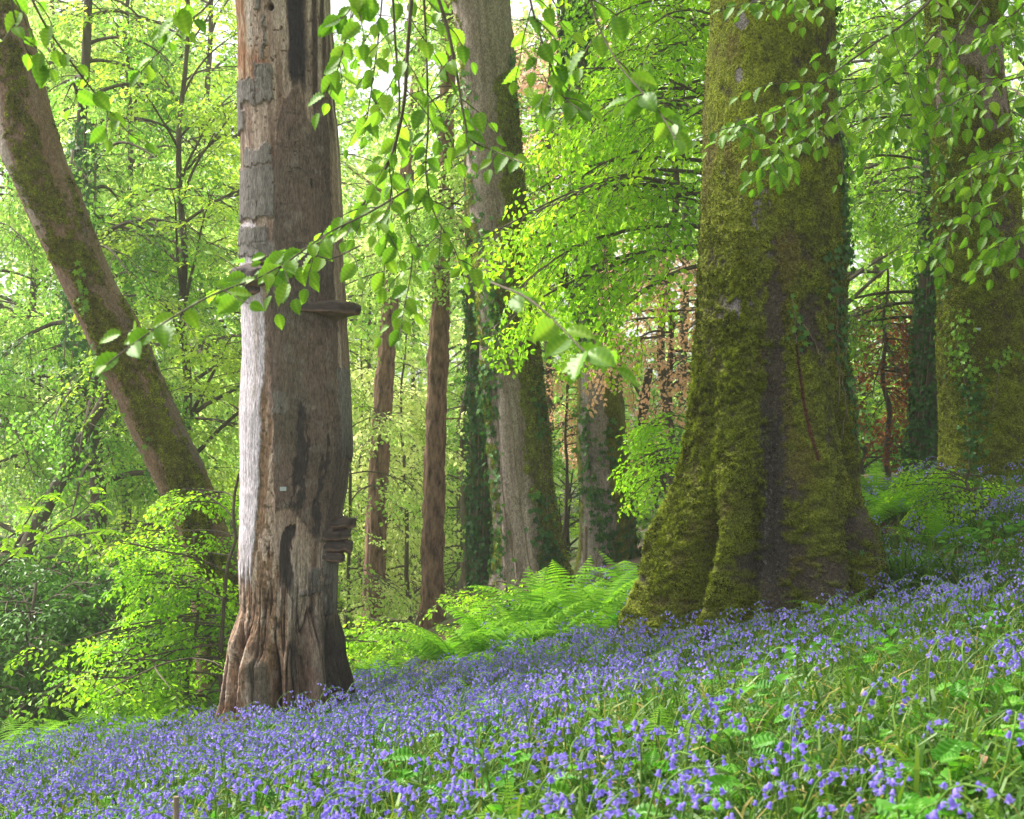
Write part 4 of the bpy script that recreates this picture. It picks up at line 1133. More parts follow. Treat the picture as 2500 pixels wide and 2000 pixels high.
# ------------------------------------------------------------------ crowns of the near trees, above the picture
def high_crown(root, T, cx, cy, rad, n, seed, z_lo=3.2, open_left=0):
    r = np.random.default_rng(seed)
    top = T.PF[0].mean(0)
    base = T.PF[int(T.nz * .04)].mean(0)
    br = MB(); P, D, U = [], [], []
    nl = max(5, n // 26)
    for i in range(nl):
        a = 2 * np.pi * (i + r.random() * .6) / nl
        tx, ty = cx + math.cos(a) * rad * .9, cy + math.sin(a) * rad * .9
        end = np.array([tx, max(ty, .5), .30 * max(ty, 1) + z_lo + r.uniform(.8, 2.2)])
        mid = (base + end) / 2 + np.array([0, 0, 1.0])
        c = curve([base, mid, end], 18)
        V, Q = tube(c, np.linspace(.10, .012, 18), 6); br.add(V, Q)
        for k in range(n // nl):
            q = c[r.integers(5, 18)]
            p = q + r.normal(0, rad * .22, 3) * np.array([1, 1, .35])
            p[2] = max(p[2], .30 * max(p[1], 0) + z_lo)
            P.append(p); b = r.uniform(0, 2 * np.pi); D.append((math.cos(b), math.sin(b), r.uniform(-.2, .15))); U.append(norm(np.array([0, 0, 1.]) + r.normal(0, .35, 3)))
    br.part(root, 'branches', M['bark_mossy'])
    lv, tv = place_sprays(P, D, U, 'farbig', seed, 1.15, tb=.4)
    part(root, 'leaves', lv[0], [lv[1]], M['leaf_mid'], tint=lv[2])
CAN = 1.0
high_crown(big, TB, 2.2, 9.0, 4.4, int(420 * CAN), 601)
high_crown(rb, TR, 6.0, 15.0, 4.2, int(170 * CAN), 602)
high_crown(cb, TC, .6, 15.5, 3.6, int(240 * CAN), 603)
high_crown(lb, TL, -3.6, 13.5, 3.0, int(150 * CAN), 604)

# ------------------------------------------------------------------ bare distant trunks
def bare_trunk(name, label, cat, pts, mat, stub=None, ridged=.0):
    """pts = [(X, Y, half width px)] bottom to top at distance d"""
    d = pts[0][3]
    C = np.array([px(p[0], p[1], d) for p in pts]); Rr = np.array([p[2] / F * d for p in pts])
    cc = curve(C, 320); rr = np.interp(np.linspace(0, 1, 320), np.linspace(0, 1, len(pts)), Rr)
    root = thing(name, label, cat, C[0])
    sides = 72
    V, Q = tube(cc, rr, sides)
    if ridged:
        ax = np.repeat(cc, sides, 0); dirv = norm(V - ax)
        PP = V.copy(); PP[:, 2] *= 1
        n_ = fbm(PP, (16, 16, 4), 4, 71) * .8 + .5 * fbm(PP, (5, 5, 2), 2, 72)
        V = V + dirv * (ridged * (np.abs(n_) * 2 - .6))[:, None]
    part(root, 'trunk', V, [Q], M[mat], smooth=True)
    if stub:
        mb = MB()
        r = np.random.default_rng(len(label))
        for (Xa, Ya, Xb, Yb, w) in stub:
            lp = limb_points(px(Xa, Ya, d), px(Xb, Yb, d) - px(Xa, Ya, d), np.linalg.norm(px(Xb, Yb, d) - px(Xa, Ya, d)), 8, .15, r, .2)
            V, Q = tube(curve(lp, 20), np.linspace(w / F * d, .3 * w / F * d, 20), 6); mb.add(V, Q)
        mb.part(root, 'branches', M[mat])
    return root
bare_trunk('pine_tree', 'straight red-brown ridged trunk standing centre left of the pale beech', 'pine', [(1054,1530,36,22),(1055,1480,31,22),(1056,1388,28,22),(1062,1110,26,22),(1069,878,25,22),(1079,646,22,22),(1088,400,20,22),(1096,0,18,22),(1100,-300,17,22)], 'bark_red',
   stub=[(1098,60,1160,-20,5),(1088,420,1040,330,4),(1075,1025,1145,1012,3)], ridged=.032)
bare_trunk('pine_tree', 'reddish scaly trunk leaning right, between the dead trunk and the straight pine', 'pine', [(906,1620,34,26),(911,1540,29,26),(914,1420,28,26),(925,1150,25,26),(945,850,22,26),(962,650,20,26),(1000,370,18,26),(1040,0,16,26),(1065,-300,14,26)], 'bark_red',
   stub=[(1000,370,1080,300,5),(963,640,900,600,3),(985,505,820,425,7)], ridged=.026)
bare_trunk('woodland_tree', 'thin dark distant trunk low right of the straight pine', 'tree', [(1127,1470,13,33),(1126,1400,11,33),(1124,1200,10,33),(1122,900,8,33)], 'bark_dark')
bare_trunk('woodland_tree', 'thin reddish distant trunk just left of the pale beech foot', 'tree', [(1164,1470,10,34),(1163,1380,9,34),(1160,1100,8,34),(1158,800,7,34)], 'bark_red')
bare_trunk('woodland_tree', 'dim distant trunk low beside the right edge of the dead trunk', 'tree', [(830,1530,14,30),(832,1440,11,30),(836,1200,10,30),(842,900,9,30)], 'bark_dark')
bare_trunk('woodland_tree', 'grey slanting trunk far off between the two mossy trunks', 'tree', [(2225,1120,24,31),(2208,960,20,31),(2188,880,17,31),(2150,700,14,31),(2120,400,12,31)], 'bark_mossy')
bare_trunk('old_fruit_tree', 'dark crooked tree with heavy bent limbs low behind the great mossy beech', 'tree', [(1640,1300,20,21),(1640,1200,18,21),(1600,1120,16,21),(1570,1030,13,21),(1585,900,9,21)], 'bark_dark',
   stub=[(1600,1120,1500,1180,9),(1640,1190,1690,1120,8),(1580,1000,1540,900,6)])
bare_trunk('dark_tree', 'dark trunk with crossing limbs in the shade at the far left', 'tree', [(30,1500,24,19),(60,1350,20,19),(170,1130,15,19),(240,1000,12,19),(300,880,9,19),(330,760,6,19)], 'bark_dark',
   stub=[(100,1250,20,1400,8),(200,1070,290,990,6),(60,1350,-40,1300,8)])
# trunk of the ivy-wrapped tree, and the ivied stem joined behind the pale beech
bare_trunk('ivy_wrapped_tree', 'tree wrapped from foot to top in dark ivy, just left of the right edge beech', 'tree', [(2255,1240,52,19),(2258,1130,42,19),(2265,939,36,19),(2275,700,32,19),(2285,300,28,19),(2295,-200,24,19)], 'bark_dark')
bare_trunk('beech_tree', 'narrow ivied trunk half hidden behind the left side of the pale beech', 'beech', [(1178,1470,30,19.5),(1176,1380,27,19.5),(1172,1150,25,19.5),(1165,950,22,19.5),(1155,700,18,19.5),(1145,300,15,19.5),(1138,-200,13,19.5)], 'bark_mossy')
# heavy dark limb right of the pale beech
lr = thing('fallen_limb', 'dark heavy limb leaning behind the pale beech on its right', 'branch', px(1420, 760, 21.5))
mb = MB(); V, Q = tube(curve([px(1280,520,21.5), px(1330,610,21.5), px(1368,665,21.5), px(1420,760,21.5), px(1450,830,21.5)], 40), np.linspace(.055, .13, 40), 10); mb.add(V, Q)
mb.part(lr, 'limb', M['bark_dark'], smooth=True)
mb = MB()
for (a, b, c_) in [((1330,610),(1290,700),.02),((1368,665),(1380,560),.02),((1420,760),(1340,800),.025)]:
    V, Q = tube(curve([px(*a, 21.5), px((a[0]+b[0])/2+8, (a[1]+b[1])/2, 21.4), px(*b, 21.2)], 14), np.linspace(c_, .006, 14), 5); mb.add(V, Q)
mb.part(lr, 'side_branch', M['bark_dark'])

# ------------------------------------------------------------------ the wood beyond: one far mass
r = np.random.default_rng(5)
P, D, U = [], [], []
for ring, dd, n in ((0, 50, 1200), (1, 58, 1400), (2, 68, 1500)):
    for k in range(n):
        x = r.uniform(-.50, .50) * dd
        cx = np.sin(x * .7 + ring * 2.1) * .5 + .5 * np.sin(x * .23 + ring)
        top = (dd * (.25 + .06 * cx) + 1.2) * (1 - .5 * math.exp(-((x / dd + .075) / .055) ** 2))
        z = -4 + (top + 4) * r.random() ** .8
        P.append((x, dd + r.uniform(-2.5, 2.5), z)); a = r.uniform(0, 2 * np.pi)
        D.append((math.cos(a), math.sin(a), r.uniform(-.6, .1))); U.append(norm(np.array([0, -.3, 1.]) + r.normal(0, .5, 3)))
lv, tv = place_sprays(P, D, U, 'farbig', 6, 2.0, tb=.5)
fo = thing('far_woodland', 'distant mass of sunlit green woodland closing the view', 'woodland', (0, 55, -3.6))
fo['kind'] = 'stuff'
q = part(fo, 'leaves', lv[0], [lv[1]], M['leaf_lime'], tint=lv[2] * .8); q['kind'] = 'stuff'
NLEAF[0] += len(lv[1])
print('leaves in trees', NLEAF[0])
# ------------------------------------------------------------------ ivy climbing the trunks
def trunk_pt(T, X0, Y0, off=0.0):
    row = int(np.clip(np.searchsorted(T.Yr, Y0), 0, T.nz - 1))
    c = np.where(np.sin(T.th[row]) < .02)[0]
    k = c[np.argmin(abs(T.X[row, c] - X0))]
    return T.PF[row, k] + T.Nn[row, k] * off, T.Nn[row, k]

def climbing_ivy(T, label, stems, leaf_zones, size, seed, tb=.4, stem_w=.006, cat='ivy'):
    """stems = polylines of photograph pixels on the trunk; leaf_zones = (polyline, spread px, n leaves, tint)"""
    r = np.random.default_rng(seed)
    p0, _ = trunk_pt(T, stems[0][0][0], stems[0][0][1]) if stems else trunk_pt(T, *leaf_zones[0][0][0])
    root = thing('climbing_ivy', label, cat, p0)
    mb = MB()
    for st in stems:
        st = curve(np.array([(a, b, 0) for a, b in st], float), 40)
        pts = []
        for a, b, _ in st:
            pts.append(trunk_pt(T, a + r.normal(0, 1.2), b, .006)[0])
        pts = curve(np.array(pts)[::2], 50)
        V, Q = tube(pts, np.linspace(stem_w, stem_w * .5, 50), 5); mb.add(V, Q)
    mb.part(root, 'stem', M['vine'], smooth=True)
    LT = leaf_template('palm')
    P, D, U, S, TT = [], [], [], [], []
    for path, spread, n, t_ in leaf_zones:
        path = curve(np.array([(a, b, 0) for a, b in path], float), 60)
        for k in range(n):
            a, b, _ = path[r.integers(0, 60)]
            X_, Y_ = a + r.normal(0, spread), b + r.normal(0, 8)
            p, nn = trunk_pt(T, X_, Y_, abs(r.normal(0, .02)) + .008)
            P.append(p + r.normal(0, .008, 3)); U.append(norm(nn + np.array([0, 0, .35]) + r.normal(0, .4, 3)))
            D.append(norm(np.array([r.normal(0, .6), r.normal(0, .2), -1.0]))); S.append(size * r.uniform(.55, 1.25)); TT.append(t_ + r.normal(0, .13))
    if P:
        P, U, D, S = map(np.array, (P, U, D, S))
        U = norm(U - (U * D).sum(-1, keepdims=True) * D)
        V, Q, t = instances(LT, frame(D, U) * S[:, None, None], P, TT)
        part(root, 'leaves', V, [Q], M['ivy'], tint=np.clip(t, 0, 1))
    return root

climbing_ivy(TB, 'blue-green ivy running up the right side of the great mossy beech',
    [[(2088,1200),(2075,1050),(2050,900),(2045,700),(2040,500),(2020,300),(2025,0)], [(2050,1100),(2030,950),(2010,800),(2020,640)], [(2030,1050),(2015,900),(2020,780),(2012,620)]],
    [([(2045,-100),(2040,200),(2045,420),(2050,620)], 9, 240, .30), ([(2040,330),(2045,480),(2042,640)], 12, 190, .38), ([(2010,620),(2025,740),(2030,850),(2055,960),(2070,1080)], 14, 210, .30),
     ([(1985,620),(1990,700),(1985,790)], 12, 26, .35)], .065, 1)
climbing_ivy(TB, 'few small ivy leaves on the front of the great mossy beech', [[(1912,845),(1905,780),(1900,740)], [(1930,800),(1960,850),(1975,900)]],
    [([(1900,745),(1915,790),(1925,850)], 10, 22, .55), ([(2045,1330),(2070,1345)], 12, 10, .6)], .06, 2)
climbing_ivy(TR, 'pale green ivy scrambling up the left of the right edge beech', [[(2345,1200),(2340,1050),(2330,900),(2310,760)], [(2390,1000),(2410,880),(2430,860)]],
    [([(2320,760),(2325,850),(2340,920)], 14, 130, .95), ([(2340,920),(2355,1000),(2350,1100),(2345,1190)], 14, 190, .42), ([(2395,900),(2425,860),(2440,870)], 12, 26, .95), ([(2290,380),(2285,480),(2295,600),(2290,740)], 9, 120, .6)], .075, 3)
climbing_ivy(TC, 'ivy with thin pale stems winding up the pale beech',
    [[(1260,1440),(1245,1330),(1228,1200),(1215,1050),(1205,950)], [(1305,1430),(1280,1300),(1262,1150),(1245,1000),(1230,880),(1222,790)], [(1335,1400),(1318,1280),(1290,1130),(1262,1000),(1240,900),(1225,800)],
     [(1345,1440),(1340,1320),(1325,1150),(1318,1050)], [(1285,1440),(1260,1380),(1240,1260)]],
    [([(1200,680),(1195,760),(1200,860),(1185,950),(1180,1010)], 14, 330, .55), ([(1180,950),(1195,1060),(1205,1180),(1210,1300),(1215,1400)], 12, 250, .45), ([(1218,760),(1225,840),(1235,870)], 10, 60, .7),
     ([(1310,900),(1316,980),(1320,1060)], 10, 80, .5), ([(1292,1190),(1305,1200),(1312,1210)], 6, 14, .7), ([(1318,1200),(1322,1280),(1345,1330)], 14, 90, .35), ([(1335,1320),(1350,1380),(1350,1440)], 18, 140, .22),
     ([(1245,130),(1250,200),(1255,280)], 6, 40, .6), ([(1140,180),(1150,330),(1160,480),(1180,620)], 9, 140, .6)], .085, 4)
climbing_ivy(TC2, 'dark ivy hanging over the grey beech behind the vivid sprays',
    [[(1425,1385),(1415,1250),(1408,1100),(1410,980)], [(1455,1385),(1460,1280),(1440,1150),(1432,1020)], [(1500,1385),(1490,1300),(1470,1180)]],
    [([(1420,980),(1430,1080),(1440,1200)], 11, 120, .5), ([(1480,1010),(1490,1080),(1500,1130)], 13, 50, .5), ([(1440,1180),(1470,1280),(1500,1370)], 22, 190, .40), ([(1530,1200),(1540,1300),(1545,1380)], 14, 110, .30),
     ([(1380,-60),(1395,60),(1405,160)], 24, 420, .25), ([(1400,180),(1420,350),(1430,520),(1440,700),(1440,860)], 30, 700, .24)], .10, 5)
climbing_ivy(TL, 'thin line of ivy with bright leaves on the leaning beech', [[(225,860),(245,900),(270,960),(285,1040),(310,1120),(350,1300)], [(228,790),(222,720),(212,640)]],
    [([(205,640),(222,700),(228,760)], 6, 28, .95), ([(235,850),(255,890),(275,950),(300,1030)], 9, 45, .7), ([(345,1060),(360,1150),(380,1250)], 12, 40, .5)], .075, 6)

def ivy_cloak(label, path, d, n, size, seed, tb):
    """ivy wrapped right round a distant trunk; path = (X, Y, half width)"""
    r = np.random.default_rng(seed)
    c = np.array([px(p[0], p[1], d) for p in path]); w = np.array([p[2] / F * d for p in path])
    t = r.random(n); idx = np.linspace(0, 1, len(path))
    C = np.stack([np.interp(t, idx, c[:, k]) for k in range(3)], -1); W = np.interp(t, idx, w)
    a = r.uniform(0, 2 * np.pi, n)
    nn = np.stack([np.cos(a), np.sin(a), 0 * a], -1)
    P = C + nn * (W * (1.0 + .25 * fbm(C * 1.0 + nn * .4, 2.5, 2, seed)) + abs(r.normal(0, .035, n)))[:, None]
    U = norm(nn + [0, 0, .5] + r.normal(0, .35, (n, 3))); D = norm(np.stack([r.normal(0, .5, n), r.normal(0, .5, n), -np.ones(n)], -1))
    U = norm(U - (U * D).sum(-1, keepdims=True) * D)
    root = thing('climbing_ivy', label, 'ivy', c[0])
    V, Q, tt = instances(leaf_template('palm'), frame(D, U) * (size * r.uniform(.6, 1.2, n))[:, None, None], P, tb + r.normal(0, .13, n))
    part(root, 'leaves', V, [Q], M['ivy'], tint=np.clip(tt, 0, 1))
    mb = MB()
    for k in range(5):
        a0 = r.uniform(np.pi, 2 * np.pi)
        pts = np.array([c[i] + np.array([math.cos(a0 + .25 * i), math.sin(a0 + .25 * i), 0]) * w[i] * 1.02 for i in range(len(path))])
        V, Q = tube(curve(pts, 40), .008, 5); mb.add(V, Q)
    mb.part(root, 'stem', M['vine'])
ivy_cloak('dense dark ivy cloaking the trunk just left of the right edge beech', [(2255,1225,46),(2258,1130,44),(2265,939,38),(2275,700,34),(2285,300,30),(2295,-100,26)], 19, 5200, .085, 11, .28)
ivy_cloak('dark ivy on the narrow trunk left of the pale beech', [(1176,1440,28),(1174,1300,27),(1172,1150,26),(1165,950,23),(1155,700,18)], 19.5, 2600, .08, 12, .25)
ivy_cloak('ivy clumps high on the dark trunk behind the leaning beech', [(185,1150,34),(190,900,34),(200,600,30),(205,300,28)], 20, 1500, .10, 13, .3)

# ------------------------------------------------------------------ ferns
def frond_template(seed, curl=.9, lean=.9):
    """one divided frond of length ~1 rising from the origin and arching towards +x"""
    r = np.random.default_rng(seed)
    n = 21
    t = np.linspace(0, 1, n)
    ang = math.radians(78) * lean - curl * t ** 1.2 * 1.35
    dx, dz = np.cos(ang) / n, np.sin(ang) / n
    C = np.stack([np.cumsum(dx), np.cumsum(np.sin(t * 3 + seed) * .05 / n), np.cumsum(dz)], -1)
    mb = MB()
    V, Q = tube(C, np.linspace(.006, .0015, n), 3); mb.add(V, Q, tint=.35)
    Tn = norm(np.gradient(C, axis=0)); lat = np.array([0, 1.0, 0])
    for i in range(3, n):
        f = (t[i] - t[3]) / (1 - t[3])
        Lp = .27 * (1 - f) ** .8 * (1 - .4 * math.exp(-f * 9)) + .014
        for s_ in (-1, 1):
            d = norm(lat * s_ + Tn[i] * .30 + np.array([0, 0, -.15]) + r.normal(0, .06, 3))
            nrm = norm(np.cross(d, Tn[i])); nrm = nrm if nrm[2] > 0 else -nrm
            ax = norm(np.cross(nrm, d))
            m_ = max(4, int(Lp / .016)); q = np.linspace(0, 1, 2 * m_ + 1)
            w_ = .021 * (1 - q) ** .55 * (.55 + .45 * Lp / .27) * np.where(np.arange(2 * m_ + 1) % 2, 1.35, .45) + .0008
            mid = C[i] + np.outer(q * Lp, d) + np.outer(-.16 * Lp * q * q, [0, 0, 1.0])
            A_, B_ = mid + ax * w_[:, None] + nrm * (.25 * w_)[:, None], mid - ax * w_[:, None] + nrm * (.25 * w_)[:, None]
            V = np.stack([A_, mid, B_], 1).reshape(-1, 3)
            k = np.arange(2 * m_) * 3
            Q = np.concatenate([np.stack([k, k + 1, k + 4, k + 3], -1), np.stack([k + 1, k + 2, k + 5, k + 4], -1)])
            mb.add(V, Q, tint=np.clip(.45 + r.normal(0, .12) + .25 * f + np.tile([.05, -.12, .05], 2 * m_ + 1), 0, 1))
    V, FS, t_ = mb.arrays()
    return mesh_of('frond', V, FS, M['fern'], tint=t_)
FR = [frond_template(k, c, l) for k, (c, l) in enumerate([(.9, .95), (1.2, 1.0), (.7, .8), (1.05, .7), (.5, .9)])]

def fern(X, d, size, n, label, seed, group=None, dz=0, spread=(0, 360), tiltv=(-.1, .35), y=None):
    r = np.random.default_rng(seed)
    x = (X - 1250) / F * d
    p = np.array([x, d, float(ground_z(x, d)) + dz - .02])
    root = thing('fern', label, 'fern', p, group)
    for k in range(n):
        a = math.radians(lerp(spread[0], spread[1], (k + r.uniform(-.3, .3) + .5) / n))
        o = link('frond', FR[r.integers(0, len(FR))], root, (math.cos(a) * .02, math.sin(a) * .02, 0), (r.uniform(-.15, .15), r.uniform(*tiltv), a))
        s_ = size * r.uniform(.75, 1.12); o.scale = (s_, s_ * r.uniform(.85, 1.1), s_ * r.uniform(.85, 1.05))
FERNS = [ # X, d, size, n, label
 (1080,13.9,.85,9,'light green fern between the low sapling and the broad dark fern'),
 (1250,13.3,.80,9,'wide fern in the middle of the bank below the pale beech'),
 (1330,14.8,1.0,10,'tall bright fern right of the pale beech foot'),
 (1430,13.6,.85,9,'full fern between the pale beech and the great mossy beech'),
 (900,14.2,.60,8,'loose fern behind the right root of the dead trunk'),
 (1170,12.9,.65,8,'lower fern overhanging the bluebells below the pale beech'),
 (1120,13.6,.85,10,'broad dark green fern in front of the pale beech, nearest the dead trunk'),
 (1200,14.6,.85,9,'bright fern among the beech saplings below the pale beech'),
 (1290,14.2,.85,9,'tall feathery fern at the foot of the pale beech'),
 (1350,13.4,.70,8,'low fern in bluebells left of the mossy buttress'),
 (1400,15.2,.95,9,'bright arching fern between the pale beech and the grey ivy beech'),
 (1470,14.4,.90,9,'bright green fern in front of the grey ivy beech foot'),
 (1560,15.2,1.0,9,'tall light green fern right beside the left buttress of the great mossy beech'),
 (1500,13.2,.75,8,'fern leaning on the left root of the great mossy beech'),
 (1060,14.8,.70,8,'fern behind the low yellow sapling right of the dead trunk'),
 (960,13.8,.55,7,'small fern near the dead leaves right of the dead trunk'),
 (735,10.6,.42,6,'small bright fern in front of the dark root of the dead trunk'),
 (800,10.9,.40,6,'small fern at the right root of the dead trunk'),
 (665,10.3,.28,5,'little fern at the front toe of the dead trunk'),
 (575,10.7,.30,5,'little fern at the left toe of the dead trunk'),
 (500,14.0,.85,9,'fern behind the left side of the dead trunk'),
 (440,13.6,.80,8,'feathery fern under the yellow-green sapling'),
 (250,12.6,.75,8,'arching fern at the edge of the dark thicket on the left'),
 (345,13.2,.80,8,'fern with long fronds just above the left bluebells'),
 (180,13.2,.70,7,'shaded fern behind the arching left fern'),
 (60,12.8,.75,7,'shaded fern low at the left by the thicket'),
 (-10,11.4,.75,7,'bright fern cut by the left picture edge'),
 (2030,11.0,.45,7,'dark green divided fern at the right foot of the great mossy beech'),
 (1985,11.1,.30,5,'smaller fern beside the divided one at the mossy root'),
 (2140,17.2,.80,9,'green fern on the crest behind the great mossy beech'),
 (2120,15.6,.70,8,'bright fern clump behind the right root of the great mossy beech'),
 (2180,15.8,.75,8,'bright fern bank below the ivy-wrapped tree'),
 (2230,15.4,.70,8,'bright fern bank left of the sapling at the right edge trunk'),
 (2290,13.8,.65,7,'upright yellow-green fern in front of the right edge trunk'),
 (385,6.9,.30,5,'small low fern among the dense bluebells near the wooden stake'),
 (345,7.6,.26,5,'small fern frond clump left of the wooden stake'),
 (760,8.6,.34,4,'fern frond lying over the bluebells in front of the dead trunk'),
 (690,9.6,.40,5,'pale fern above the bluebells left of centre'),
 (1180,4.5,.34,6,'fern at the bottom edge, centre'),
 (1290,4.2,.30,5,'blurred fern low at the bottom edge right of centre'),
 (1620,5.2,.30,5,'low fern in the grass near the bottom, right of centre'),
 (2330,3.9,.28,5,'low fern among the near bluebells at the lower right'),
 (2480,3.3,.25,5,'fern tip in the bottom right corner'),
 (1180,9.8,.40,6,'fern half sunk in the bluebells at the centre'),
 (1420,11.6,.42,6,'fern in the bluebells left of the mossy roots'),
 (1010,12.2,.40,6,'fern on the bank right of the dead trunk'),
]
for k, (X_, d_, s_, n_, lab) in enumerate(FERNS):
    fern(X_, d_, s_, n_, lab, 300 + k, group='ferns on the bluebell bank')

# ------------------------------------------------------------------ grass, bluebell leaves, litter
def in_trunk(x, y, pad=0.0):
    hit = np.zeros(np.shape(x), bool)
    for T in (TD, TB, TR, TC, TC2, TL):
        gz = ground_z(T.xc[-1], T.d)
        k = np.argmin(abs(T.z - (gz + .1)))
        hit |= ((x - T.xc[k]) / (T.R[k] + pad)) ** 2 + ((y - T.d) / (T.Ry[k] + pad)) ** 2 < 1
    return hit

rg = np.random.default_rng(77)
def scatter(n, ymin, ymax, dens, seed, mg=1.55):
    r = np.random.default_rng(seed)
    y = np.sqrt(r.uniform(ymin ** 2, ymax ** 2, n * 3)); x = r.uniform(-.3444 * mg, .3444 * mg, n * 3) * y + r.uniform(-.4, .4, n * 3)
    w = dens(x, y)
    k = (r.random(n * 3) < w) & ~in_trunk(x, y, -.06)
    return x[k][:n], y[k][:n]

def tuft(seed, n, ln, wd, spread, bend, dark=.0, kind='grass'):
    r = np.random.default_rng(seed)
    V, Q, t = [], [], []
    c = 0
    for k in range(n):
        a = r.uniform(0, 2 * np.pi); L = ln * r.uniform(.5, 1.15); w = wd * r.uniform(.6, 1.3)
        e = math.radians(r.uniform(45, 88)); b = bend * r.uniform(.5, 1.4)
        base = np.array([r.normal(0, spread), r.normal(0, spread), -.02])
        p = base.copy(); pts = [p.copy()]
        for i in range(5):
            p = p + np.array([math.cos(a) * math.cos(e), math.sin(a) * math.cos(e), math.sin(e)]) * L / 5
            e -= b * (i + 1) / 5; pts.append(p.copy())
        pts = np.array(pts)
        s_ = np.array([-math.sin(a), math.cos(a), r.uniform(-.4, .4)])
        ww = w * np.array([.7, 1, 1, .85, .55, .08])
        A, B = pts - s_ * ww[:, None], pts + s_ * ww[:, None]
        V.append(np.stack([A, B], 1).reshape(-1, 3))
        for i in range(5):
            Q.append((c + 2 * i, c + 2 * i + 1, c + 2 * i + 3, c + 2 * i + 2))
        c += 12
        t.append(np.full(12, np.clip(r.normal(.45, .18) + (.5 if r.random() < .06 else 0), 0, 1)) + np.repeat(np.linspace(-.12, .12, 6), 2))
    return np.concatenate(V), np.array(Q), np.concatenate(t)

def dens_grass(x, y):
    edge = 12.6 + .15 * (x + 3)
    w = np.where(x < -.3, ss(1.2, -.3, y - edge), 1.0)
    n_ = fbm(np.stack([x, y, 0 * x], -1), 1.2, 3, 55)
    return np.clip(w * (.75 + .6 * n_) * np.where(y > 12.5, .55, 1), 0, 1)
def put(templates, x, y, seed, smin=.7, smax=1.25, tilt=.18, tadd=.08, sc=1.0):
    r = np.random.default_rng(seed)
    z = ground_z(x, y); n = len(x)
    k = r.integers(0, len(templates), n)
    outV, outQ, outT, c = [], [], [], 0
    for j, T_ in enumerate(templates):
        w = np.where(k == j)[0]
        if not len(w): continue
        a = r.uniform(0, 2 * np.pi, len(w))
        up = norm(np.stack([r.normal(0, tilt, len(w)), r.normal(0, tilt, len(w)), np.ones(len(w))], -1))
        d = np.stack([np.cos(a), np.sin(a), 0 * a], -1); d = norm(d - (d * up).sum(-1, keepdims=True) * up)
        Mx = frame(d, up) * (sc * r.uniform(smin, smax, len(w)))[:, None, None]
        V, Q, t = instances(T_, Mx, np.stack([x[w], y[w], z[w]], -1), r.normal(0, tadd, len(w)))
        outV.append(V); outQ.append(Q + c); outT.append(t); c += len(V)
    return np.concatenate(outV), np.concatenate(outQ), np.clip(np.concatenate(outT), 0, 1)

def stuff(name, label, cat, V, FS, mat, t):
    o = link(name, mesh_of(name, V, FS, mat, tint=t))
    return tag(o, label, cat, None, 'stuff')
GT = [tuft(k, 12, .20, .0030, .05, .6) for k in range(5)] + [tuft(20 + k, 9, .27, .0050, .04, .85) for k in range(4)]
x, y = scatter(19000, 1.4, 17.5, dens_grass, 1)
V, Q, t = put(GT, x, y, 2)
stuff('grass', 'green grass and strap-like bluebell leaves covering the bank', 'grass', V, [Q], M['grass'], t)
# lush arching clump right of the mossy roots
cx, cy = (2200 - 1250) / F * 11.9, 11.9
r = np.random.default_rng(3)
x = cx + r.normal(0, .22, 34); y = cy + r.normal(0, .18, 34)
V, Q, t = put([tuft(40 + k, 10, .55, .009, .05, .8) for k in range(3)], x, y, 4, tadd=.04)
stuff('sedge', 'clump of long dark arching sedge leaves beside the right root of the great mossy beech', 'sedge', V, [Q], M['grass'], np.clip(t - .15, 0, .6))

# broad herb leaves near the ground
def herb(seed):
    r = np.random.default_rng(seed); LT = leaf_template('near')
    n = r.integers(4, 9); a = r.uniform(0, 2 * np.pi, n)
    D = np.stack([np.cos(a), np.sin(a), r.uniform(-.1, .5, n)], -1)
    P = np.stack([np.cos(a) * .02, np.sin(a) * .02, r.uniform(.04, .16, n)], -1)
    return instances(LT, frame(D, norm(np.array([0, 0, 1.]) + r.normal(0, .3, (n, 3)))) * (r.uniform(.05, .085, n))[:, None, None] * np.array([1, 1.1, 1]), P, r.normal(.45, .15, n))
x, y = scatter(760, 2.5, 14, lambda x, y: np.clip(.35 + .9 * fbm(np.stack([x, y, 0 * x], -1), .9, 2, 66), 0, 1) * (np.where(x < -.3, y < 12.6, True)), 5)
V, Q, t = put([herb(k) for k in range(6)], x, y, 6)
stuff('herbs', 'low broad-leaved seedlings and herbs among the bluebells', 'herbs', V, [Q], M['herb'], t)
# dead leaves
def dlit(x, y):
    n_ = fbm(np.stack([x, y, 0 * x], -1), .8, 3, 91)
    return np.clip(.16 + .9 * n_ * (x > -1) + .5 * ss(2.5, 5, x) * ss(9, 13, y) + .6 * ss(.9, 0, np.hypot(x + .9, y - 12.2)), 0, 1)
LTs = []
for k in range(5):
    r = np.random.default_rng(800 + k); V_, Q_, t_ = leaf_template('mid'); V_ = V_.copy(); V_[:, 2] += r.normal(0, .12, 6); V_ = V_ * .07
    LTs.append((V_, Q_, t_ + r.uniform(.3, .8)))
x, y = scatter(12000, 1.6, 17, dlit, 7)
V, Q, t = put(LTs, x, y, 8, tilt=.5, tadd=.2)
V[:, 2] += .012
stuff('leaf_litter', 'brown dead leaves lying between the plants', 'dead leaves', V, [Q], M['litter'], t)

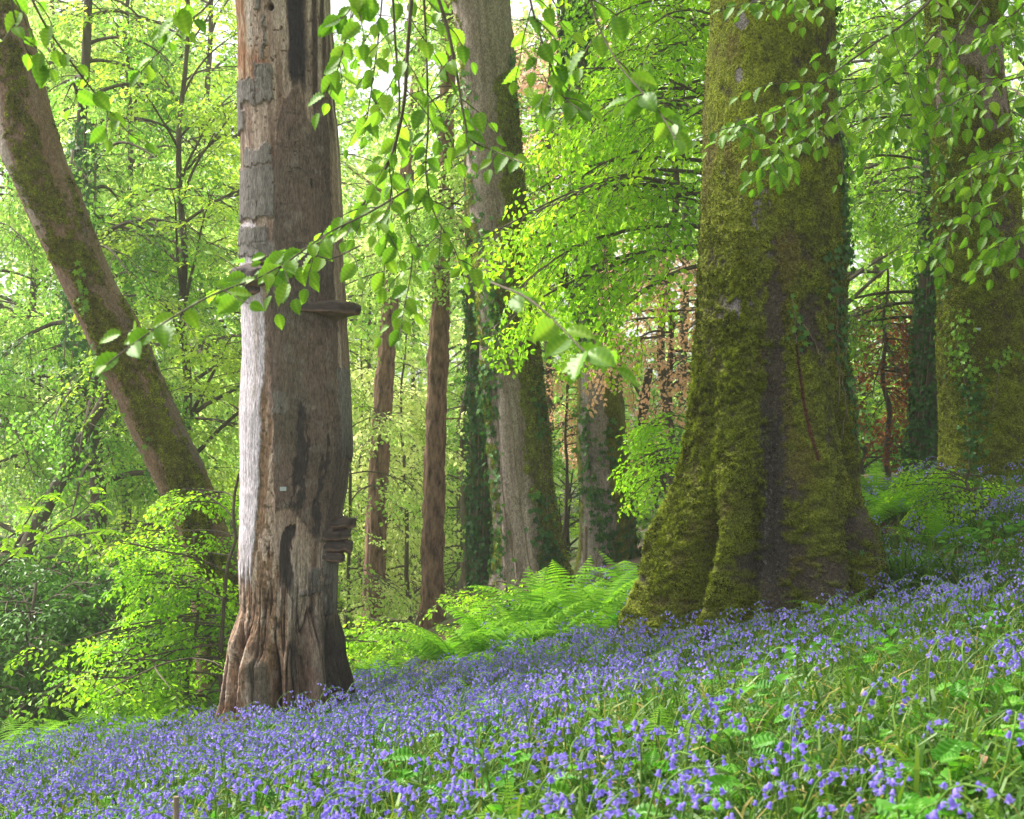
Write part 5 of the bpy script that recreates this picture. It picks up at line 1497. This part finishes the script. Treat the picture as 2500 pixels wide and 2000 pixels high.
# fallen twigs
r = np.random.default_rng(21)
TW = [((2010,1650),7.4,.75,.30,'thin brown twig lying in the grass below the mossy roots'), ((1960,1790),5.6,.6,-.5,'forked brown twig in the grass at the lower right'), ((2300,1700),5.8,.7,.9,'dry twig lying among sparse bluebells at the right'),
      ((1530,1780),6.6,.5,.4,'short dark twig in the grass near the bottom centre'), ((960,1640),12.3,.8,.2,'dead stick on the leaf litter right of the dead trunk')]
for (c_, d_, L_, a_, lab) in TW:
    x0 = (c_[0] - 1250) / F * d_
    pts = [(x0 + math.cos(a_) * L_ * s_ + r.normal(0, .015), d_ + math.sin(a_) * L_ * s_ * .6 + r.normal(0, .01)) for s_ in np.linspace(-.5, .5, 7)]
    P_ = np.array([(a, b, float(ground_z(a, b)) + .045 + .02 * abs(math.sin(i * 1.3))) for i, (a, b) in enumerate(pts)])
    o = thing('fallen_twig', lab, 'twig', P_[3]); mb = MB()
    V, Q = tube(curve(P_, 26), np.linspace(.007, .003, 26), 6); mb.add(V, Q)
    V, Q = tube(curve([P_[3], P_[3] + [.06, .05, .03], P_[3] + [.12, .12, .05]], 10), np.linspace(.004, .002, 10), 5); mb.add(V, Q)
    mb.part(o, 'twig', M['vine'])

# ------------------------------------------------------------------ bluebells
def bell_template(seed, detail=True):
    """a nodding bell hanging along -z from the origin, length 1"""
    r = np.random.default_rng(seed)
    n = 6 if not detail else 12
    prof = [(0, .12), (.18, .30), (.75, .33), (.95, .55)] if not detail else [(0, .08), (.08, .26), (.35, .33), (.70, .33), (.88, .45), (.98, .68), (.92, .80)]
    V, t = [], []
    for i, (z, rr) in enumerate(prof):
        for k in range(n):
            a = k / n * 2 * np.pi
            f = 1.0
            if i >= len(prof) - (2 if not detail else 3):
                f = (1.0 if k % 2 == 0 else .55)
            V.append((math.cos(a) * rr * f, math.sin(a) * rr * f, -z)); t.append(.42 + (.18 if k % 2 else -.02) + .15 * z)
    Q = [(i * n + k, i * n + (k + 1) % n, (i + 1) * n + (k + 1) % n, (i + 1) * n + k) for i in range(len(prof) - 1) for k in range(n)]
    return np.array(V), np.array(Q), np.array(t) - .5

def bluebell_parts(seed, detail):
    """stem polyline (arching) and bell transforms"""
    r = np.random.default_rng(seed)
    H = r.uniform(.26, .38)
    n = 12; t = np.linspace(0, 1, n)
    ang = np.pi / 2 - .12 - 1.75 * np.clip(t - .62, 0, 1) / .38 * r.uniform(.7, 1.1) - .1 * t
    P = np.stack([np.cumsum(np.cos(ang)) * H / n, np.zeros(n) + .01 * np.sin(t * 4 + seed), np.cumsum(np.sin(ang)) * H / n], -1)
    nb = r.integers(5, 10)
    bt = np.linspace(.60, 1.0, nb)
    pos, rot, sz, ped = [], [], [], []
    for k, q in enumerate(bt):
        p = np.array([np.interp(q, t, P[:, j]) for j in range(3)])
        s_ = (1 if k % 2 else -1)
        out = norm(np.array([r.uniform(.2, 1.0), s_ * r.uniform(.2, .9), r.uniform(-.2, .3)]))
        e = p + out * r.uniform(.010, .020)
        ped.append((p, p + out * .006 + np.array([0, 0, .004]), e))
        ax = norm(np.array([out[0] * .55, out[1] * .55, -1.0]) + r.normal(0, .16, 3))   # bell axis
        pos.append(e); rot.append(ax); sz.append(.0146 * r.uniform(.8, 1.1) * (1 - .25 * (k / nb)))
    return P, np.array(pos), np.array(rot), np.array(sz), ped, r

def bluebell_template(seed, detail=False):
    P, pos, ax, sz, ped, r = bluebell_parts(seed, detail)
    st = MB()
    V, Q = tube(P, np.linspace(.0034, .0016, len(P)), 3 if not detail else 6); st.add(V, Q, tint=.5)
    for p in ped:
        V, Q = tube(np.array(p), .0011, 3); st.add(V, Q, tint=.3)
    B = bell_template(seed, detail)
    fr = frame(np.cross(-ax, [0.3, 1, .1]), -ax)
    V, Q, t = instances(B, fr * sz[:, None, None], pos, .5 + r.normal(0, .14, len(pos)))
    sv, sf, stt = st.arrays()
    return (V, Q, t), (sv, sf[0], stt), (fr, sz, pos)

def dens_bell(x, y):
    n_ = fbm(np.stack([x, y, 0 * x], -1), .8, 3, 123); n2 = fbm(np.stack([x, y, 0 * x], -1), 3.5, 2, 124)
    left = ss(1.6, -1.0, x - .10 * (y - 6))
    w = lerp(.26 + .20 * ss(7.5, 9.5, y), .92, left) * np.clip(.85 + .8 * n_ + .6 * n2, .1, 1.25)
    w = w * np.where(x > .5, lerp(.9, .65, ss(6, 3, y)), 1)
    w = w + .35 * np.exp(-((x - .9) / 1.1) ** 2 - ((y - 10.1) / 1.1) ** 2) + .3 * np.exp(-((x - .1) / 1.0) ** 2 - ((y - 10.8) / 1.2) ** 2)
    edge = 12.3 + .15 * (x + 3)
    w = w * np.where(x < -.3, ss(.5, -.3, y - edge), 1)
    w = w * np.where((x > -.9) & (x < 1.0) & (y > 12.2), .30, 1)
    w = w * np.where((y > 13.5) & (x < 2), .55, 1)
    w = w * lerp(1, .5, ss(-.4, .3, fbm(np.stack([x, y, 0 * x], -1), 1.5, 2, 130)) * ss(.5, 2, x))
    return np.clip(w / 1.35, 0, 1)
bx, by = scatter(7600, 1.7, 17.5, dens_bell, 12, mg=1.4)
print('bluebells', len(bx))
bz = ground_z(bx, by)
inside = (abs(bx) < .3444 * by + .02) & ((bz + .36) > -.2755 * by)
near_score = np.where(inside, by, 99)
order = np.argsort(near_score)
near_i, far_i = order[:300], order[300:]
r = np.random.default_rng(9)
BT = [bluebell_template(k) for k in range(8)]
k = r.integers(0, 8, len(far_i))
pv, pq, pt, pc = [], [], [], 0; sv, sq, st_, sc_ = [], [], [], 0
for j in range(8):
    w = far_i[k == j]; n = len(w)
    a = r.uniform(-2.6, 1.2, n)
    up = norm(np.stack([r.normal(0, .12, n), r.normal(0, .12, n), np.ones(n)], -1)); d = np.stack([np.cos(a), np.sin(a), 0 * a], -1)
    Mx = frame(norm(d - (d * up).sum(-1, keepdims=True) * up), up) * r.uniform(.8, 1.3, n)[:, None, None]
    O = np.stack([bx[w], by[w], bz[w] - .01], -1); ta = r.normal(0, .10, n)
    V, Q, t = instances(BT[j][0], Mx, O, ta); pv.append(V); pq.append(Q + pc); pt.append(t); pc += len(V)
    V, Q, t = instances(BT[j][1], Mx, O, ta); sv.append(V); sq.append(Q + sc_); st_.append(t); sc_ += len(V)
bb_ = thing('bluebells', 'carpet of violet-blue bluebells spreading over the bank beyond the nearest plants', 'bluebells', (0, 9, -1.7))
bb_['kind'] = 'stuff'
q = part(bb_, 'flowers', np.concatenate(pv), [np.concatenate(pq)], M['bell'], tint=np.clip(np.concatenate(pt), 0, 1)); q['kind'] = 'stuff'
q = part(bb_, 'stems', np.concatenate(sv), [np.concatenate(sq)], M['stem'], tint=np.clip(np.concatenate(st_), 0, 1)); q['kind'] = 'stuff'
# the 300 nearest, each a plant of its own
NB = []
for k in range(10):
    fl, sm_, (fr, sz, pos) = bluebell_template(50 + k, True)
    B = bell_template(50 + k, True)
    NB.append((mesh_of('flowers', fl[0], [fl[1]], M['bell'], tint=np.clip(fl[2], 0, 1)), mesh_of('stem', sm_[0], [sm_[1]], M['stem'], tint=sm_[2], smooth=True), fr, sz, pos))
BM = []
for k in range(4):
    V, Q, t = bell_template(70 + k, True)
    BM.append(mesh_of('bell', V, [Q], M['bell'], tint=np.clip(t + .42 + .08 * k, 0, 1)))
from mathutils import Matrix
for c, i in enumerate(near_i):
    j = int(r.integers(0, len(NB)))
    o = bpy.data.objects.new('bluebell', None); COL.objects.link(o); o.empty_display_size = .1
    o.location = (bx[i], by[i], bz[i] - .01); o.rotation_euler = (r.normal(0, .10), r.normal(0, .10), r.uniform(-2.6, 1.2)); sc = r.uniform(.85, 1.25); o.scale = (sc, sc, sc)
    tag(o, 'single violet-blue bluebell among the nearest ones along the bottom of the picture', 'bluebell', 'nearest bluebells')
    link('stem', NB[j][1], o)
    if c < 45:
        for f, s_, p in zip(NB[j][2], NB[j][3], NB[j][4]):
            b = link('bell', BM[int(r.integers(0, 4))], o)
            mt = np.eye(4); mt[:3, :3] = f * s_; mt[:3, 3] = p
            b.matrix_local = Matrix(mt.tolist())
    else:
        link('flowers', NB[j][0], o)

# ------------------------------------------------------------------ leafy twigs hanging close to the camera
def leafy_branch(label, path, seed, w=.005, side=.35, n_side=8, leaf=.070, spacing=.050, face=.5, drop=.5, bare=0.0, tb=.45, tip_side=True, mat='leaf_near', name='beech_branch', q0=0.0):
    """path = [(X, Y, distance)] from the thick end to the tip"""
    r = np.random.default_rng(seed)
    C = curve(np.array([px(*p) for p in path]), 60)
    Ltot = np.linalg.norm(np.diff(C, axis=0), axis=1).sum()
    root = thing(name, label, 'branch', C[0])
    tw = MB(); P, D, U, S = [], [], [], []
    V, Q = tube(C, np.linspace(w, .0016, 60), 6); tw.add(V, Q)
    def leaves_on(pts, q_from):
        L = np.concatenate([[0], np.cumsum(np.linalg.norm(np.diff(pts, axis=0), axis=1))])
        n = max(2, int((L[-1] * (1 - q_from)) / spacing))
        for k in range(n + 1):
            q = L[-1] * (q_from + (1 - q_from) * k / n)
            p = np.array([np.interp(q, L, pts[:, j]) for j in range(3)])
            i = min(np.searchsorted(L, q), len(pts) - 1); i = max(i, 1)
            t_ = norm(pts[i] - pts[i - 1])
            lat = norm(np.cross(t_, [0, -.5, 1.0])) * (1 if k % 2 else -1)
            dd = t_ if k == n else norm(t_ * .55 + lat * r.uniform(.6, 1.0) + np.array([0, 0, -drop * r.uniform(.2, 1.3)]) + r.normal(0, .15, 3))
            P.append(p + dd * .006); D.append(dd)
            U.append(norm(np.array([r.normal(0, .35), -face * r.uniform(0, 1.8), 1.0 * r.uniform(.2, 1)])))
            S.append(leaf * r.uniform(.65, 1.12) * (.75 if k == n else 1))
    if q0 < 1: leaves_on(C, max(bare, .55) if n_side else bare)
    for k in range(n_side):
        q = bare + (1 - bare) * (k + r.uniform(.1, .8)) / n_side * .93
        i = int(q * 58)
        t_ = norm(C[i + 1] - C[i]); lat = norm(np.cross(t_, [0, -.6, 1.0])) * (1 if k % 2 else -1)
        sp_ = limb_points(C[i], t_ * .7 + lat * .8 + r.normal(0, .2, 3), side * r.uniform(.45, 1.1) * (1 - .45 * q), 6, drop * 1.3, r, .15)
        V, Q = tube(curve(sp_, 14), np.linspace(.0025, .0012, 14), 5); tw.add(V, Q)
        leaves_on(sp_, .12)
    tw.part(root, 'twig', M['twig'])
    P, D, U, S = map(np.array, (P, D, U, S))
    U = norm(U - (U * D).sum(-1, keepdims=True) * D)
    V, Q, t = instances(leaf_template('near'), frame(D, U) * S[:, None, None], P, np.clip(r.normal(tb, .16, len(P)), 0, .9))
    part(root, 'leaves', V, [Q], M[mat], tint=np.clip(t, 0, 1), smooth=True)
    return root
LB = [
 ('long leafy twig sloping down across the top left corner', [(60,-40,4.4),(110,60,4.4),(180,160,4.5),(250,250,4.6),(310,320,4.6),(350,350,4.6)], dict(n_side=5, side=.22, spacing=.055, w=.004, drop=.3)),
 ('short leafy twig dropping at the top left edge over the leaning trunk', [(20,-60,4.2),(35,40,4.2),(60,110,4.2),(95,180,4.3)], dict(n_side=4, side=.16, w=.003, drop=.35)),
 ('leafy twig slanting down from the top, left of the dead trunk', [(560,-60,4.6),(500,20,4.6),(450,60,4.6),(395,120,4.7),(345,175,4.7)], dict(n_side=2, side=.14, bare=.3, w=.0035, spacing=.06)),
 ('leafy twig hanging at the top edge just left of the dead trunk', [(450,-60,4.0),(440,10,4.0),(425,50,4.0),(400,70,4.0)], dict(n_side=2, side=.10, w=.003)),
 ('leafy twig drooping over the top right side of the dead trunk', [(900,-80,4.6),(860,40,4.6),(830,150,4.7),(800,250,4.8)], dict(n_side=5, side=.22, w=.004, drop=.5, face=1.0)),
 ('bunch of leaves hanging at the top just right of the dead trunk', [(880,-100,4.2),(870,-20,4.2),(850,30,4.2),(815,60,4.2)], dict(n_side=4, side=.18, w=.003, drop=.8, face=1.0)),
 ('long hanging branch sweeping down left through the centre gap', [(1010,-80,5.0),(995,120,5.0),(985,260,5.0),(955,380,5.1),(900,480,5.2),(830,560,5.2),(740,610,5.2),(640,640,5.2)], dict(n_side=12, side=.34, w=.0075, drop=.5, face=1.0, bare=.08)),
 ('thin hanging branch beside the long sweeping one in the centre gap', [(955,-80,5.4),(965,100,5.4),(975,250,5.4),(960,420,5.4),(945,560,5.4),(935,700,5.4)], dict(n_side=9, side=.30, w=.005, drop=.6, face=1.0)),
 ('slender leafy branch hanging left of the pale beech', [(1030,-80,5.2),(1040,100,5.2),(1045,300,5.2),(1040,420,5.3),(1060,520,5.3),(1110,610,5.3),(1135,690,5.3)], dict(n_side=9, side=.30, w=.0045, drop=.5, face=1.0)),
 ('dark curving branch hanging in front of the pale beech', [(1050,-60,5.0),(1090,60,5.0),(1115,180,5.0),(1130,270,5.0),(1150,340,5.0),(1210,370,5.0),(1280,400,4.8)], dict(n_side=6, side=.26, w=.0065, drop=.5, face=.9, bare=.12)),
 ('low branch reaching left across the dead trunk at fungus height', [(1000,460,5.0),(900,520,4.9),(800,570,4.8),(700,640,4.7),(610,690,4.6),(560,720,4.6)], dict(n_side=6, side=.26, w=.004, drop=.45, face=.8)),
 ('leaf spray in front of the old fungus on the dead trunk', [(880,600,4.9),(800,635,4.8),(700,650,4.8),(620,680,4.7),(560,690,4.7)], dict(n_side=6, side=.22, w=.003, drop=.5, face=.8)),
 ('blurred leafy twig reaching over the leaning beech', [(600,690,3.8),(520,720,3.6),(430,770,3.4),(340,830,3.3),(260,890,3.2)], dict(n_side=2, side=.10, w=.003, spacing=.05, drop=.2, face=1.0, bare=.1)),
 ('blurred leafy twig sloping down in front of the ivy beech', [(1200,690,3.4),(1290,730,3.2),(1370,800,3.1),(1430,860,3.0),(1500,900,3.0)], dict(n_side=2, side=.08, w=.003, spacing=.035, drop=.15, face=.5, bare=.05)),
 ('leafy twig at the top between the pale beech and the great mossy beech', [(1280,-60,4.6),(1310,60,4.6),(1345,160,4.6),(1370,230,4.6),(1420,270,4.5)], dict(n_side=10, side=.24, w=.004, drop=.6, face=.8)),
 ('thin arching twig with few leaves left of the great mossy beech', [(1430,-60,3.8),(1460,60,3.8),(1520,170,3.7),(1600,260,3.6),(1650,340,3.5)], dict(n_side=5, side=.16, w=.003, drop=.6, spacing=.06)),
 ('full leafy branch sweeping down left over the great mossy trunk', [(2330,-60,7.2),(2230,40,7.1),(2130,110,7.0),(2020,190,7.0),(1920,260,6.9),(1830,300,6.9),(1790,330,6.8)], dict(n_side=23, side=.60, w=.007, drop=.55, face=.55, leaf=.072)),
 ('leafy branch hanging below the full one over the mossy trunk', [(2300,60,7.3),(2200,170,7.2),(2080,250,7.1),(1980,330,7.0),(1900,380,7.0),(1820,450,7.0)], dict(n_side=20, side=.46, w=.005, drop=.6, face=.55, leaf=.075)),
 ('leafy branch drooping between the two mossy trunks', [(2420,-40,7.6),(2340,80,7.5),(2260,180,7.4),(2200,280,7.4),(2170,380,7.4)], dict(n_side=22, side=.62, w=.006, drop=.8, face=.6, leaf=.072, tb=.35)),
 ('leafy branch at the top over the mossy trunk edge', [(2100,-90,7.0),(2000,-30,7.0),(1900,0,7.0),(1800,10,7.0)], dict(n_side=11, side=.36, w=.005, drop=.5, face=.6, leaf=.072)),
 ('leafy branch reaching in from the right edge, upper', [(2620,150,6.8),(2520,180,6.8),(2420,210,6.8),(2330,250,6.8),(2280,300,6.8)], dict(n_side=13, side=.40, w=.006, drop=.5, face=.6, leaf=.072)),
 ('leafy branch reaching in from the right edge, middle', [(2620,330,6.6),(2540,360,6.6),(2450,380,6.6),(2370,420,6.6),(2320,470,6.6)], dict(n_side=15, side=.40, w=.005, drop=.5, face=.6, leaf=.072)),
 ('leafy twig over the right edge trunk at fern height', [(2620,540,6.8),(2520,560,6.8),(2430,600,6.8),(2380,660,6.8)], dict(n_side=10, side=.30, w=.004, drop=.5, face=.5, leaf=.078)),
 ('small leaf sprays in the gap beside the right edge trunk', [(2460,470,7.8),(2380,530,7.8),(2300,590,7.8),(2230,650,7.8)], dict(n_side=10, side=.36, w=.004, drop=.6, face=.5, leaf=.078, tb=.35)),
 ('upper leafy sprays hanging over the right edge trunk', [(2560,-80,6.6),(2500,10,6.6),(2440,60,6.6),(2370,110,6.6)], dict(n_side=10, side=.32, w=.005, drop=.7, face=.6, leaf=.072)),
 ('hanging leafy twig in the upper centre beside the dead trunk', [(940,-90,5.6),(925,80,5.6),(905,230,5.6),(890,330,5.6)], dict(n_side=6, side=.26, w=.004, drop=.6, face=1.0)),
 ('lower hanging twig in the centre gap with rounded leaves', [(985,420,5.6),(1000,540,5.6),(1005,650,5.6),(985,760,5.5),(975,830,5.4)], dict(n_side=6, side=.20, w=.003, drop=.6, face=1.0)),
]
for k, (lab, path, kw) in enumerate(LB):
    leafy_branch(lab, path, 500 + k, **kw)

# rowan-like compound leaves at the left
def rowan(label, path, seed, n=9):
    r = np.random.default_rng(seed)
    C = curve(np.array([px(*p) for p in path]), 40)
    root = thing('rowan_branch', label, 'branch', C[0]); tw = MB(); P, D, U, S = [], [], [], []
    V, Q = tube(C, np.linspace(.010, .003, 40), 6); tw.add(V, Q)
    for k in range(n):
        i = int(8 + 31 * (k + r.random() * .5) / n); i = min(i, 38)
        t_ = norm(C[i + 1] - C[i]); lat = norm(np.cross(t_, [0, -.3, 1.0])) * (1 if k % 2 else -1)
        pts = limb_points(C[i], t_ * .6 + lat + r.normal(0, .2, 3), .20, 7, .5, r, .08)
        V, Q = tube(pts, .0016, 4); tw.add(V, Q)
        for j in range(1, 8):
            dd = norm(pts[j] - pts[j - 1]); l2 = norm(np.cross(dd, [0, 0, 1.0]))
            for s_ in (-1, 1):
                P.append(pts[j]); D.append(norm(l2 * s_ + dd * .45 + [0, 0, -.15])); U.append(norm(np.array([0, -.3, 1.]) + r.normal(0, .2, 3))); S.append(.055 * r.uniform(.8, 1.1))
    tw.part(root, 'twig', M['twig'])
    P, D, U, S = map(np.array, (P, D, U, S)); U = norm(U - (U * D).sum(-1, keepdims=True) * D)
    V, Q, t = instances(leaf_template('narrow'), frame(D, U) * S[:, None, None] * np.array([1, 1.2, 1]), P, r.normal(.55, .12, len(P)))
    part(root, 'leaves', V, [Q], M['leaf_beech'], tint=np.clip(t, 0, 1))
rowan('rowan branch with feathery compound leaves at the far left, upper', [(-60,1430,10.5),(40,1350,10.5),(120,1300,10.4),(200,1250,10.4),(260,1190,10.4)], 1, 9)
rowan('rowan branch with feathery compound leaves at the far left, lower', [(-80,1400,10.8),(0,1330,10.8),(60,1280,10.7),(90,1230,10.7),(120,1200,10.7)], 2, 8)
rowan('dark rowan twig stretching right beneath the ivy-clad tree', [(60,1330,11.2),(160,1310,11.2),(230,1300,11.2),(290,1290,11.1)], 3, 6)

# ------------------------------------------------------------------ stakes
def stake(name, label, X, Y0, Y1, d, w, X1=None, mat='vine', sides=4):
    p1 = px(X if X1 is None else X1, Y1, d); x = px(X, Y0, d)[0]
    p0 = np.array([x, d, float(ground_z(x, d)) - .05])
    root = thing(name, label, 'stake', p0)
    if p1[2] < p0[2] + .15: p1[2] = p0[2] + .3
    V, Q = tube([p0, (p0 + p1) / 2 + [.001, 0, 0], p1], [w, w, w * .92], 12 if sides == 4 else sides)
    c = len(V); V = np.vstack([V, [p1]]); nS = 12 if sides == 4 else sides
    Tt = [(c, c - nS + k, c - nS + (k + 1) % nS) for k in range(nS)]
    part(root, 'post', V, [Q, Tt], M[mat])
stake('wooden_stake', 'short round wooden stake at the bottom edge left of centre', 430, 2050, 1945, 4.2, .0088)
stake('wooden_stake', 'pale leaning stick in front of the distant trunk right of the straight pine', 1146, 1450, 1372, 20, .030, X1=1128)
stake('wooden_stake', 'thin upright pale stick at the left foot of the grey ivy beech', 1430, 1400, 1285, 19.3, .022)
mbk, N, L = new_mat('black_plastic'); bs = N.new('ShaderNodeBsdfPrincipled'); bs.inputs['Base Color'].default_value = (.012,.013,.02,1); bs.inputs['Roughness'].default_value=.5; o_ = N.new('ShaderNodeOutputMaterial'); L.new(bs.outputs[0], o_.inputs[0]); M['black'] = mbk
stake('plastic_post', 'small black post half hidden by bluebells under the mossy roots', 1722, 1620, 1535, 10.1, .035, mat='black')

# ------------------------------------------------------------------ air
HZ = 0.0012
if HZ > 0:
    mh = bpy.data.materials.new('haze'); mh.use_nodes = True
    N, L = mh.node_tree.nodes, mh.node_tree.links; N.clear()
    pv_ = N.new('ShaderNodeVolumePrincipled'); pv_.inputs['Color'].default_value = (.93, .96, .90, 1); pv_.inputs['Density'].default_value = HZ; pv_.inputs['Anisotropy'].default_value = .2
    o_ = N.new('ShaderNodeOutputMaterial'); L.new(pv_.outputs[0], o_.inputs['Volume'])
    zb = float(GZ.min()) - 1.0
    bx0, bx1, by0, by1, zt = -430, 430, -280, 430, 24
    V = np.array([[x, y, z] for x in (bx0 - 40, bx1 + 40) for y in (by0 - 40, by1 + 40) for z in (zb, zt)], float)
    hz = link('haze', mesh_of('haze', V, [np.array([[0,1,3,2],[4,6,7,5],[0,4,5,1],[2,3,7,6],[0,2,6,4],[1,5,7,3]])], mh))
    hz['kind'] = 'stuff'; hz['label'] = 'pale damp air between the trees'
    scene.cycles.volume_bounces = 0
